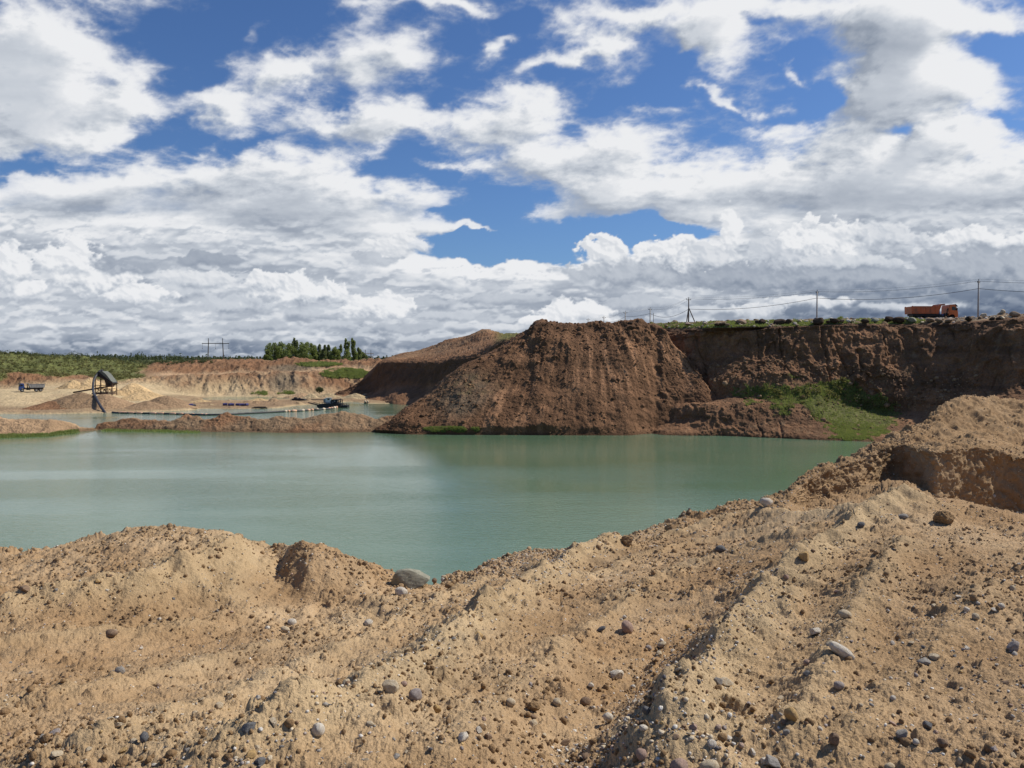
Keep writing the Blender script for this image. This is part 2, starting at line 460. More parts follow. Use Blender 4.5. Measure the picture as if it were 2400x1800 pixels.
DARK = [(2250, 690, 460, 50, 0, 0.30), (2350, 735, 460, 34, 0, 0.42), (1880, 655, 170, 22, 0, 0.18), (2050, 748, 260, 20, 0, 0.18),
        (300, 828, 900, 22, 0, 0.22), (1000, 805, 500, 24, 0, 0.20), (300, 770, 300, 12, 0, 0.08),
        (1350, 715, 350, 34, 0, 0.16), (2090, 90, 150, 60, 0, 0.10), (700, 430, 240, 40, 0, 0.07), (250, 600, 500, 50, 0, 0.08), (2380, 560, 120, 60, 0, 0.14), (700, 560, 300, 40, 0, 0.05), (560, 640, 400, 26, 0, .08)]
HEADS = [
    (560, 832, 18, 5, .75, .5, 1), (735, 838, 22, 5, .8, .55, 1), (103, 806, 40, 10, .84, .58, .75), (200, 809, 34, 7, .80, .56, .7), (30, 790, 40, 10, .7, .45, 1), (300, 795, 30, 8, .72, .5, 1), (456, 788, 26, 9, .86, .6, .75),
    (380, 745, 60, 14, .72, .42, .9), (160, 752, 60, 12, .75, .48, .9), (600, 768, 90, 14, .72, .42, .8), (803, 765, 60, 13, .78, .5, .9), (960, 772, 80, 14, .72, .46, .8), (1060, 745, 70, 14, .78, .5, .9), (700, 742, 60, 16, .76, .45, .8),
    (1180, 770, 60, 12, .85, .6, 1), (1270, 757, 66, 16, .97, .7, 1), (1345, 742, 76, 34, 1.0, .80, 1),
    (540, 720, 80, 28, .80, .45, .9), (420, 690, 70, 28, .82, .5, .9), (980, 716, 90, 16, .74, .5, .8), (1200, 705, 120, 14, .74, .55, .8), (1490, 715, 90, 20, .74, .46, .9), (1640, 735, 70, 14, .82, .55, .9), (1780, 735, 60, 22, .90, .6, .9),
    (2130, 722, 130, 13, .84, .45, .9), (1890, 712, 110, 18, .93, .52, .9),
    (65, 688, 50, 22, 1.0, .68, 1), (315, 700, 78, 28, 1.0, .6, 1), (220, 668, 80, 40, .98, .62, 1), (890, 726, 76, 32, 1.0, .70, 1), (700, 700, 84, 42, .98, .54, 1), (610, 668, 60, 26, .95, .6, 1), (460, 660, 80, 24, .88, .6, 1),
    (300, 634, 62, 20, .60, .44, .8), (488, 612, 60, 20, .58, .46, .9), (168, 622, 62, 56, 1.0, .72, 1), (20, 640, 50, 60, .98, .7, 1), (880, 612, 60, 20, .66, .52, .7), (940, 585, 60, 26, .93, .66, .9),
    (1500, 650, 150, 36, .72, .48, 1), (1760, 655, 150, 34, .62, .38, 1), (2000, 660, 190, 38, .64, .34, 1), (2300, 640, 150, 44, .66, .36, 1),
    (1416, 602, 50, 42, .95, .60, 1), (1586, 608, 84, 42, 1.0, .50, 1), (1665, 612, 60, 34, .86, .50, 1), (1714, 546, 26, 42, 1.0, .86, 1), (1840, 610, 70, 44, .82, .50, 1), (1925, 586, 92, 58, 1.0, .52, 1), (2080, 565, 110, 36, .88, .56, .8), (2310, 568, 90, 28, .97, .55, .9),
    (1990, 620, 100, 24, .84, .44, .9),
]

def build_sky_dome():
    st = R(0.066)
    azd = np.arange(R(-37.0), R(37.0), st)
    azs = np.concatenate([np.linspace(R(-180), R(-37), 90, endpoint=False), azd, np.linspace(azd[-1] + st, R(180), 90)])
    eld = np.arange(R(-0.3), R(28.5), st)
    els = np.concatenate([eld, np.linspace(eld[-1] + st, R(89.9), 70)])
    A, E = np.meshgrid(azs, els)
    cover, tone = cloud_fields(A, E)
    c = cloud_colour(tone)  # sunlit and shaded sides of the clouds are part of the emitted colour
    RD = 22000.0
    P = np.stack([RD * np.sin(A) * np.cos(E), RD * np.cos(A) * np.cos(E), RD * np.sin(E) + CAM_Z], -1)
    m = bpy.data.materials.new('cloud_deck'); m.use_nodes = True
    N = NT(m.node_tree); N.n.clear()
    out = N.node('ShaderNodeOutputMaterial')
    at = N.node('ShaderNodeAttribute', attribute_name='cloud')
    em = N.node('ShaderNodeEmission'); N.l.new(at.outputs['Color'], em.inputs[0]); em.inputs[1].default_value = 1.0
    tr = N.node('ShaderNodeBsdfTransparent')
    mx = N.node('ShaderNodeMixShader')
    N.l.new(at.outputs['Alpha'], mx.inputs[0]); N.l.new(tr.outputs[0], mx.inputs[1]); N.l.new(em.outputs[0], mx.inputs[2])
    N.l.new(mx.outputs[0], out.inputs[0])
    m.cycles.emission_sampling = 'NONE'
    o = grid_mesh('sky', P, m, None)
    ca = o.data.color_attributes.new('cloud', 'FLOAT_COLOR', 'POINT')
    full = np.concatenate([c, cover[..., None]], -1).astype(np.float32)
    ca.data.foreach_set('color', full.reshape(-1))
build_sky_dome()

# ------------------------------------------------------------------ earth colours (linear)
SAND = np.array([0.455, 0.322, 0.188]); SAND_D = np.array([0.29, 0.182, 0.092]); SAND_Y = np.array([0.60, 0.42, 0.22]); SAND_P = np.array([0.50, 0.385, 0.225])
BROWN = np.array([0.190, 0.100, 0.052]); BROWN_R = np.array([0.270, 0.145, 0.076]); BROWN_D = np.array([0.115, 0.064, 0.036]); TAN = np.array([0.34, 0.225, 0.13])
GREY_E = np.array([0.15, 0.125, 0.085]); GREEN = np.array([0.120, 0.150, 0.045]); GREEN_D = np.array([0.070, 0.092, 0.030])

def cols_px(a, b, step, pa=None, pb=None, nout=40):
    c = np.arange(a, b + step, step)
    if pa is not None: c = np.concatenate([np.linspace(pa, a, nout, endpoint=False), c])
    if pb is not None: c = np.concatenate([c, np.linspace(b + step, pb, nout)[1:]])
    return c
def proj(P):
    """where a point stands in the sight of the survey position (px, py of the 2400 frame)"""
    y = P[..., 1] * math.cos(PITCH) - (P[..., 2] - CAM_Z) * math.sin(PITCH)
    v = P[..., 1] * math.sin(PITCH) + (P[..., 2] - CAM_Z) * math.cos(PITCH)
    y = np.maximum(y, 0.05)
    return 1200 + F_PX * P[..., 0] / y, 900 - F_PX * v / y

# ================================================================== foreground sand bank
def build_foreground():
    pxs = np.concatenate([np.linspace(-2800, -900, 40, endpoint=False), np.arange(-900, -120, 4.5), np.arange(-120, 2520, 2.0), np.arange(2520, 3400, 4.5), np.linspace(3400, 5200, 40)])
    K = [-2800, 0, 200, 380, 520, 640, 720, 830, 930, 1050, 1200, 1400, 1600, 1750, 1840, 1900, 2050, 2100, 2200, 2290, 2400, 5200]
    sil = [1330, 1292, 1262, 1232, 1252, 1288, 1268, 1300, 1345, 1352, 1305, 1278, 1215, 1180, 1160, 1107, 1040, 1018, 955, 922, 942, 860]
    r_crest_d = [9.5, 9.5, 9.8, 9.8, 10.0, 10.6, 9.6, 9.8, 10.6, 11.3, 12.2, 13.5, 16, 18, 19.5, 21, 24, 25, 27, 28.5, 29.5, 34]
    # crest row: left mounds and saddle are crests themselves; right part is a hump close by with a dip behind it
    f6y = [1330, 1292, 1262, 1232, 1252, 1288, 1268, 1300, 1345, 1375, 1345, 1330, 1300, 1275, 1240, 1225, 1190, 1178, 1180, 1192, 1212, 1260]
    f6d = [9.5, 9.5, 9.8, 9.8, 10.0, 10.6, 9.6, 9.8, 10.6, 10.6, 10.8, 10.8, 11.0, 10.6, 10.6, 10.6, 9.6, 9.2, 8.9, 8.6, 8.2, 8]
    def R_(k, v, d): return [(a, b, c) for a, b, c in zip(k, v, d)]
    n = len(K)
    f7y = []; 
    # row 7: foot of the dip behind the near hump (right) / start of the fall (left)
    z7 = [7.2] * 8 + [6.6, None, None, None, None, None, None, None, None, None, None, None, None, None]
    rows = [
        ('z', [(-2800, 9.3, -3.5), (5200, 9.3, -3.5)], 3.2),
        ('z', [(-2800, 9.35, 1.0), (5200, 9.38, 1.0)], 2.4),
        ('z', [(-2800, 9.38, 2.55), (5200, 9.4, 2.5)], 2.7),
        ('p', [(-2800, 1800, 3.2), (0, 1800, 3.25), (800, 1800, 3.2), (1400, 1800, 3.3), (2000, 1800, 3.1), (2400, 1800, 3.0), (5200, 1800, 2.9)]),
        ('p', [(-2800, 1640, 4.3), (0, 1640, 4.5), (500, 1650, 4.7), (1000, 1640, 4.5), (1500, 1650, 4.5), (2000, 1620, 3.95), (2400, 1600, 3.9), (5200, 1600, 3.7)]),
        ('p', [(-2800, 1480, 6.4), (0, 1490, 6.6), (500, 1510, 6.9), (800, 1500, 6.9), (1100, 1480, 6.5), (1500, 1500, 6.2), (1800, 1480, 5.5), (2100, 1460, 5.05), (2400, 1440, 5.0), (5200, 1400, 4.9)]),
        ('p', [(-2800, 1400, 7.9), (0, 1385, 7.9), (300, 1375, 8.1), (500, 1400, 8.3), (700, 1420, 8.5), (900, 1430, 8.5), (1050, 1430, 8.4), (1300, 1410, 8.3), (1600, 1380, 8.1), (1800, 1350, 7.4), (2100, 1320, 6.5), (2400, 1320, 6.3), (5200, 1340, 6)]),
        ('p', R_(K, f6y, f6d)),
    ]
    # row 7
    a = []
    for k, s, cd, y6, d6 in zip(K, sil, r_crest_d, f6y, f6d):
        if k < 1000: a.append((k, 6.9, cd + 1.6))
        else:
            f = 0.35
            dd = d6 + (cd - d6) * f
            if k >= 2050: zz = CAM_Z - dd * (y6 + 40 - 843) / F_PX; 
            elif k >= 1880: zz = CAM_Z - dd * (y6 + 5 - 843) / F_PX
            else: zz = CAM_Z - dd * ((y6 + (s - y6) * 0.5) - 843) / F_PX
            a.append((k, zz, dd))
    rows.append(('z', a))
    # row 8: mound face, a third of the way up
    a = []
    for k, s, cd, y6, d6 in zip(K, sil, r_crest_d, f6y, f6d):
        if k < 1000: a.append((k, 5.6, cd + 3.4))
        else:
            dd = d6 + (cd - d6) * (0.62 if k < 1880 else 0.878 if k < 2150 else 0.652)
            yy = s + (y6 - s) * (0.26 if k < 1880 else (0.62 if k < 2150 else 0.97))
            a.append((k, CAM_Z - dd * (yy - 843) / F_PX, dd))
    rows.append(('z', a))
    # row 9: the ledge on the mound
    a = []
    for k, s, cd, y6, d6 in zip(K, sil, r_crest_d, f6y, f6d):
        if k < 1000: a.append((k, 4.2, cd + 5.5))
        else:
            dd = d6 + (cd - d6) * (0.82 if k < 1880 else 0.898 if k < 2150 else 0.66)
            yy = s + (y6 - s) * (0.10 if k < 1880 else (0.16 if k < 2150 else 0.47))
            a.append((k, CAM_Z - dd * (yy - 843) / F_PX, dd))
    rows.append(('z', a))
    a = []
    for k, s, cd, y6, d6 in zip(K, sil, r_crest_d, f6y, f6d):
        if k < 1000: a.append((k, 3.0, cd + 7.5))
        else:
            dd = d6 + (cd - d6) * (0.93 if k < 1880 else 0.95 if k < 2150 else 0.84)
            yy = s + (y6 - s) * (0.04 if k < 1900 else (0.05 if k < 2150 else 0.37))
            a.append((k, CAM_Z - dd * (yy - 843) / F_PX, dd))
    rows.append(('z', a))
    rows.append(('z', [(k, 1.6 if k < 1000 else CAM_Z - cd * (s - 843) / F_PX, cd + 9.5 if k < 1000 else cd) for k, s, cd in zip(K, sil, r_crest_d)]))
    rows.append(('z', [(k, 0.6 if k < 1000 else CAM_Z - cd * (s - 843) / F_PX - 1.2, cd + 12 if k < 1000 else cd + 2.2) for k, s, cd in zip(K, sil, r_crest_d)]))
    rows.append(('z', [(k, -3.0, cd + 17 if k < 1000 else cd + 14) for k, s, cd in zip(K, sil, r_crest_d)]))
    P, t = loft(rows, pxs, [6, 14, 70, 100, 110, 100, 110, 40, 60, 60, 60, 60, 20, 20])
    t = t - 1
    # world-space rows dug by tracks: raised windrows running away from the viewer
    PX, PY = proj(P)
    tt = t[:, None] * np.ones(P.shape[1])[None]
    dz = np.zeros(P.shape[:2])
    flat = P.reshape(-1, 3)
    vis = (tt <= 7.2)
    def world_line(pts):
        out = []
        for (a, b) in pts:
            k = np.argmin(np.where(vis, (PX - a) ** 2 + (PY - b) ** 2, 1e12))
            out.append(flat[k][:2])
        return out
    def ridge(pts, h, w, sharp=1.0, bump=0.0):
        nonlocal dz
        L = world_line(pts)
        q = P[..., :2]
        best = np.full(P.shape[:2], 1e9)
        for (p0, p1) in zip(L[:-1], L[1:]):
            e = p1 - p0; l2 = max((e ** 2).sum(), 1e-6)
            s = np.clip(((q - p0) @ e) / l2, 0, 1)
            dd = np.linalg.norm(q - (p0 + s[..., None] * e), axis=-1)
            best = np.minimum(best, dd)
        best = best + 0.35 * w * perlin(P * np.array([1.1, 1.1, 0]) / max(w, 0.2), 5)
        prof = np.exp(-(np.abs(best) / w) ** sharp)
        dz += h * prof * (tt < 7.5) * (1 + 0.3 * perlin(P * 1.6, 9))
    ridge([(600, 1800), (860, 1690), (1020, 1560), (1180, 1440), (1330, 1330), (1440, 1285)], 0.24, 0.26, 1.2)
    ridge([(200, 1800), (480, 1700), (760, 1560), (960, 1450), (1130, 1370)], 0.10, 0.22, 1.3)
    ridge([(-200, 1700), (200, 1640), (500, 1570), (740, 1490), (900, 1420)], 0.08, 0.22, 1.3)
    ridge([(1560, 1800), (1640, 1650), (1720, 1520), (1800, 1420), (1900, 1330), (2020, 1240), (2120, 1190)], 0.30, 0.24, 1.2)
    ridge([(1860, 1760), (1940, 1580), (2010, 1450), (2060, 1360), (2120, 1280)], 0.10, 0.13, 1.3)
    ridge([(1980, 1800), (2090, 1640), (2220, 1500), (2330, 1380)], 0.06, 0.14, 1.3)
    ridge([(1300, 1800), (1420, 1660), (1560, 1540), (1680, 1430)], -0.13, 0.30, 1.8)
    ridge([(1050, 1800), (1180, 1660), (1330, 1520), (1480, 1410)], 0.06, 0.16, 1.3)
    ridge([(1450, 1410), (1600, 1340), (1760, 1290), (1900, 1250)], 0.10, 0.22, 1.3)
    ridge([(1300, 1390), (1480, 1320), (1640, 1270), (1800, 1235)], 0.08, 0.2, 1.3)
    ridge([(1550, 1250), (1750, 1210), (1950, 1190), (2080, 1185)], 0.12, 0.26, 1.4)
    ridge([(60, 1430), (330, 1400), (420, 1365), (560, 1310)], 0.22, 0.26, 1.3)
    ridge([(420, 1370), (540, 1420), (600, 1470)], 0.14, 0.22, 1.3)
    ridge([(0, 1520), (250, 1500), (450, 1470)], 0.10, 0.22, 1.3)
    P[..., 2] += dz
    dist = P[..., 1]
    lod = np.clip(dist / 9, 0.3, 1.6)
    nm = normals(P)
    big = fbm(P, 0.45, 4, 0.5, 1) * 0.13 * sstep(1.5, 4, dist)
    med = fbm(P, 2.2, 5, 0.52, 4) * 0.046
    rough_zone = sstep(-0.25, 0.25, fbm(P, 0.8, 3, 0.5, 21))
    rid = fbm(P * np.array([1, 1, 1.0]), 3.0, 4, 0.5, 31, billow=True) * 0.028 * (0.5 + rough_zone)
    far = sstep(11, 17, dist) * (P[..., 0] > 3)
    mound = far * (fbm(P, 0.55, 4, 0.5, 41) * 0.34 + fbm(P, 2.2, 6, 0.66, 44, billow=True) * 0.20)
    mound = mound * (1 - 0.15 * sstep(6.8, 7.4, tt) * (1 - sstep(8.2, 8.8, tt)))
    flank = sstep(8.5, 9.6, P[..., 1]) * (P[..., 0] < 0)
    flutes = fbm(P * np.array([2.6, 0.5, 0.5]) + 0.25 * fbm(P, 1.2, 2, 0.5, 71)[..., None], 1.0, 4, 0.55, 61) * 0.10 * sstep(5.5, 7.5, dist) * (P[..., 0] < 0.5) * (dist < 12)
    P = P + nm * (big + med + rid + mound + flutes)[..., None]
    wp = P + np.stack([perlin(P * 12, 1), perlin(P * 12, 2), perlin(P * 12, 3)], -1) * 0.02
    dens = 0.55 + 0.45 * rough_zone
    cl = clods(wp, 0.55, 0.55, 0.05, 0.20, 3, 0.30)
    cl = cl + clods(wp, 0.20, 0.60, 0.018, 0.085, 5, 0.5)
    cl = cl + clods(wp, 0.075, 0.65, 0.008, 0.034, 8, 0.6)
    cl = cl * dens * (1 + 0.8 * perlin(P * 25, 33))
    grain = fbm(P, 7.0, 5, 0.68, 51) * 0.031 + fbm(P, 38.0, 3, 0.65, 55, billow=True) * 0.013
    P = P + np.array([0, 0, 1.0]) * (cl + grain)[..., None] 
    # colours: pale dry crust on crests, browner damp sand in the hollows and lumps
    f = sstep(-0.35, 0.45, fbm(P, 0.55, 5, 0.6, 71) + 0.25 * fbm(P, 3, 3, 0.6, 75))
    col = lerp(SAND_D * 1.12, SAND, f)
    damp = sstep(0.0, 0.35, fbm(P, 0.28, 5, 0.6, 77) + 0.12)
    col = lerp(col, SAND_D * np.array([1.0, 0.97, 0.95]), damp * 0.38)
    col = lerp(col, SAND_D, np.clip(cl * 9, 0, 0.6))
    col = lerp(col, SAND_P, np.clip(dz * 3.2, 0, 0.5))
    col = lerp(col, SAND_D * 0.92, 0.55 * far)  # mound beyond the hump darkened: the shade of its face put into the colour
    return P, col, t, pxs
FG, FGC, FGT, FGX = build_foreground()
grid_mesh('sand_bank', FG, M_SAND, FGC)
FG_N = normals(FG)
FG_PX, FG_PY = proj(FG)

# ================================================================== water
def disc(name, r, z, mat, seg=128, rings=40, centre=(0, 0)):
    me = bpy.data.meshes.new(name); bm = bmesh.new()
    vs = [bm.verts.new((centre[0] + r * math.cos(2 * math.pi * i / seg), centre[1] + r * math.sin(2 * math.pi * i / seg), z)) for i in range(seg)]
    bm.faces.new(vs); bm.to_mesh(me); bm.free(); me.materials.append(mat)
    o = bpy.data.objects.new(name, me); COL.objects.link(o); o['kind'] = 'structure'; return o
disc('water', 330, 0.0, water_mat(), centre=(0, 60))

# ================================================================== right: quarry cliff and plateau
def crack_field(P, freq, seed, thr=0.06):
    n = perlin(P * np.array([freq, freq, freq * 0.14]), seed)
    return np.clip(1 - np.abs(n) / thr, 0, 1)
def build_cliff():
    pxs = cols_px(1480, 2520, 1.7, 1300, 3600, 60)
    def y0(d): return 843 + CAM_Z * F_PX / d
    base = [(1300, -2.5, 118), (1480, -2.5, 114), (1700, -2.5, 112), (1900, -2.5, 108), (2080, -2.5, 102), (2300, -2.5, 92), (3600, -2.5, 60)]
    rows = [
        ('z', base),
        ('p', [(1300, 1019, 120), (1480, 1020, 116), (1530, 1020, 115.6), (1560, 1020, 115.5), (1600, 1020.5, 115.3), (1650, 1021, 115.2), (1800, 1027, 112), (1930, 1032, 108.6), (2060, 1036, 106), (2200, 1050, 99), (2400, 1080, 88), (3600, 1110, 80)]),
        ('p', [(1300, 985, 121), (1480, 985, 118.5), (1650, 985, 117.6), (1800, 990, 115), (1930, 1000, 112), (1960, 1015, 110), (2060, 1018, 109), (2200, 1030, 102), (2400, 1050, 92), (3600, 1090, 84)]),
        ('p', [(1300, 950, 122), (1480, 950, 121), (1650, 946, 120.0), (1800, 948, 118), (1900, 965, 115.5), (1960, 990, 114), (2060, 1000, 113), (2200, 1005, 108), (2400, 1010, 98), (3600, 1050, 90)]),
        ('p', [(1300, 942, 124), (1480, 942, 123), (1650, 941, 121.8), (1800, 930, 120.3), (1900, 925, 119), (2000, 950, 120), (2080, 965, 119), (2200, 960, 114), (2400, 960, 105), (3600, 1000, 97)]),
        ('p', [(1300, 915, 127), (1480, 915, 125), (1650, 905, 123.6), (1750, 890, 123), (1850, 885, 122.3), (1950, 900, 121.8), (2080, 930, 119.5), (2200, 925, 115.5), (2400, 920, 109), (3600, 940, 100)]),
        ('p', [(1300, 840, 129.5), (1480, 840, 128.5), (1650, 835, 127), (1850, 830, 126), (2080, 850, 123), (2200, 850, 119.3), (2400, 845, 112.5), (3600, 820, 104)]),
        ('p', [(1300, 785, 131.5), (1480, 785, 130.5), (1650, 781, 129.5), (1850, 773, 128.5), (2000, 770, 127.8), (2200, 770, 124), (2300, 765, 119), (2400, 762, 115.5), (3600, 700, 107)]),
        ('p', [(1300, 768, 132), (1480, 770, 131), (1600, 771, 130.4), (1700, 768, 129.8), (1850, 765, 128.8), (2000, 760, 128.2), (2100, 760, 127.5), (2200, 758, 125), (2300, 752, 120.5), (2400, 745, 117.0), (3600, 680, 108)]),
        ('p', [(1300, 766, 134), (1480, 764, 133), (1600, 762, 132.5), (1700, 760, 132), (1850, 757, 131), (2000, 753, 130.5), (2100, 751, 129.5), (2200, 749, 127.5), (2300, 747, 123.5), (2400, 740, 120.0), (3600, 675, 112)]),
        ('p', [(1300, 763, 139), (1480, 759, 139), (1600, 756, 138), (1700, 752, 137), (1850, 750, 136), (2000, 747.5, 135), (2100, 747, 133.5), (2200, 746.5, 131.5), (2300, 744, 128.5), (2350, 738, 127), (2400, 737, 125.0), (3600, 670, 118)]),
        ('z', [(1300, 16.6, 150), (2400, 17.1, 143), (3600, 20, 140)]),
        ('z', [(1300, 16.6, 400), (3600, 17.2, 400)]),
        ('z', [(1300, 12, 9000), (3600, 12, 9000)]),
    ]
    rows = [r if (r[0] == 'z') else ('p', [(a, b, c + (max(0.0, (1690 - a) / 210.0) * 16 if i > 3 else min(8.0, max(0.0, (1575 - a) / 75.0) ** 1.5 * 5))) for a, b, c in r[1]]) for i, r in enumerate(rows)]
    rows = [r if i < 11 else ('z', [(a, b, c + (14 if c < 160 else 0)) for a, b, c in r[1]]) for i, r in enumerate(rows)]
    P, t = loft(rows, pxs, [6, 24, 26, 14, 30, 60, 46, 14, 12, 14, 10, 14, 6])
    tt = t[:, None] * np.ones(P.shape[1])[None]
    nm = normals(P)
    face = sstep(4.2, 5.3, tt) * (1 - sstep(7.4, 7.9, tt))
    low = sstep(0.8, 1.2, tt) * (1 - sstep(3.0, 3.5, tt)) * (1 - sstep(1880, 1960, proj(P)[0]))
    stretch = np.array([1, 1, 0.22])
    wq = P + 0.8 * np.stack([fbm(P, 0.35, 3, 0.5, 81)] * 3, -1)
    big = fbm(P * np.array([1, 1, 0.35]), 0.10, 3, 0.5, 90) * 2.2
    flu = fbm(wq * stretch, 0.42, 4, 0.55, 91, ridged=True) * 0.9 + fbm(wq * stretch, 1.5, 4, 0.6, 95) * 0.42
    slab = np.round(fbm(wq * np.array([1, 1, .5]), 0.16, 2, 0.5, 96) * 3.2) * 0.42
    lump = fbm(P, 1.1, 5, 0.62, 97, billow=True) * 0.34
    crk = -crack_field(np.stack([P[..., 0] + 0.5 * fbm(P, 0.5, 3, 0.5, 82), P[..., 1] * 0.1, P[..., 2]], -1), 0.22, 99, 0.05) * 0.6 * sstep(-0.1, 0.15, fbm(P, 0.12, 3, 0.5, 88))
    disp = (face + low * 0.8) * (big * face + flu + slab * face + crk) + lump * (0.3 + 0.7 * np.maximum(face, low))
    flat = 1 - np.clip(face + low, 0, 1)
    disp = disp + flat * (fbm(P, 0.5, 5, 0.6, 101) * 0.42) * (1 - sstep(10.8, 11.2, tt))
    hn = nm.copy(); hn[..., 2] *= 0.25
    P = P + hn * disp[..., None]
    top = sstep(7.9, 8.3, tt)
    P[..., 2] += top * (1 - sstep(11, 11.6, tt)) * (fbm(P, 0.45, 5, 0.6, 103) * 0.40 + clods(P, 1.6, 0.25, 0.2, 0.7, 7, 0.7) * 0.9)
    P[..., 2] += sstep(2.2, 3.0, tt) * (1 - sstep(4.2, 4.8, tt)) * fbm(P * np.array([1, 1, 0]), 0.22, 4, 0.55, 104) * 0.9
    PX, PY = proj(P)
    n1 = fbm(P * np.array([1, 1, 0.5]), 0.22, 5, 0.6, 105)
    n2 = fbm(P * stretch, 0.9, 4, 0.6, 107)
    col = lerp(BROWN * 1.2, BROWN_D * 1.3, sstep(-0.1, 0.35, n1))
    col = lerp(col, TAN * 0.85, sstep(0.12, 0.5, n2) * 0.65)
    col = lerp(col, GREY_E * np.array([1.15, 1, .85]), sstep(0.1, 0.5, fbm(P, 0.3, 4, 0.6, 109)) * 0.3)
    bed = fbm(P * np.array([.12, .12, 1.0]), 0.55, 5, 0.6, 110); col = lerp(col, BROWN_R * 1.1, sstep(0.08, 0.3, bed) * 0.45); col = lerp(col, BROWN_D * 0.9, sstep(0.08, 0.3, -bed) * 0.5)
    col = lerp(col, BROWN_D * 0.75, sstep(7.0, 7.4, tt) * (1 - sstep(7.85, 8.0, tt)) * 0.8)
    soil = top * 0.9
    col = lerp(col, lerp(TAN * 0.75, GREY_E * 1.2, sstep(-0.2, 0.3, fbm(P, 0.6, 4, 0.6, 111))), soil)
    g = sstep(8.0, 8.3, tt) * (1 - sstep(9.2, 9.9, tt)) * sstep(-0.1, 0.2, fbm(P, 0.35, 4, 0.6, 113) + 0.12) * (1 - sstep(2120, 2200, PX))
    col = col * (1 - 0.4 * (1 - sstep(0.1, 0.6, P[..., 2])))[..., None]
    # grass on the bench and on the fan below the cliff
    gn = fbm(P, 0.28, 5, 0.62, 115)
    fan = np.exp(-(((PX - 1905) / 130) ** 2 + ((PY - 935) / 52) ** 2) ** 1.5) + 1.25 * np.exp(-(((PX - 2025) / 80) ** 2 + ((PY - 992) / 46) ** 2) ** 1.5) + 0.9 * np.exp(-(((PX - 1965) / 70) ** 2 + ((PY - 955) / 34) ** 2) ** 1.5) + np.exp(-(((PX - 1740) / 150) ** 2 + ((PY - 925) / 24) ** 2) ** 1.5) * 0.5 + np.exp(-(((PX - 2045) / 60) ** 2 + ((PY - 950) / 40) ** 2) ** 1.5) * 0.8
    gf = sstep(0.10, 0.45, fan * 0.75 + gn * 1.15 + 0.5 * fbm(P, 1.1, 4, 0.6, 116) - 0.36)
    gf = gf * (PY > 860)
    green = lerp(GREEN, GREEN_D, sstep(-0.3, 0.3, fbm(P, 0.9, 4, 0.6, 117)))
    grassy = np.clip(np.maximum(g, gf), 0, 1)
    col = lerp(col, np.broadcast_to(GREEN, P.shape) * 1.0, grassy * 0.55)
    col = lerp(col, green, grassy * 0.5)
    return P, col, grassy, tt
CL, CLC, CLG, CLT = build_cliff()
grid_mesh('quarry_cliff', CL, M_EARTH, CLC)

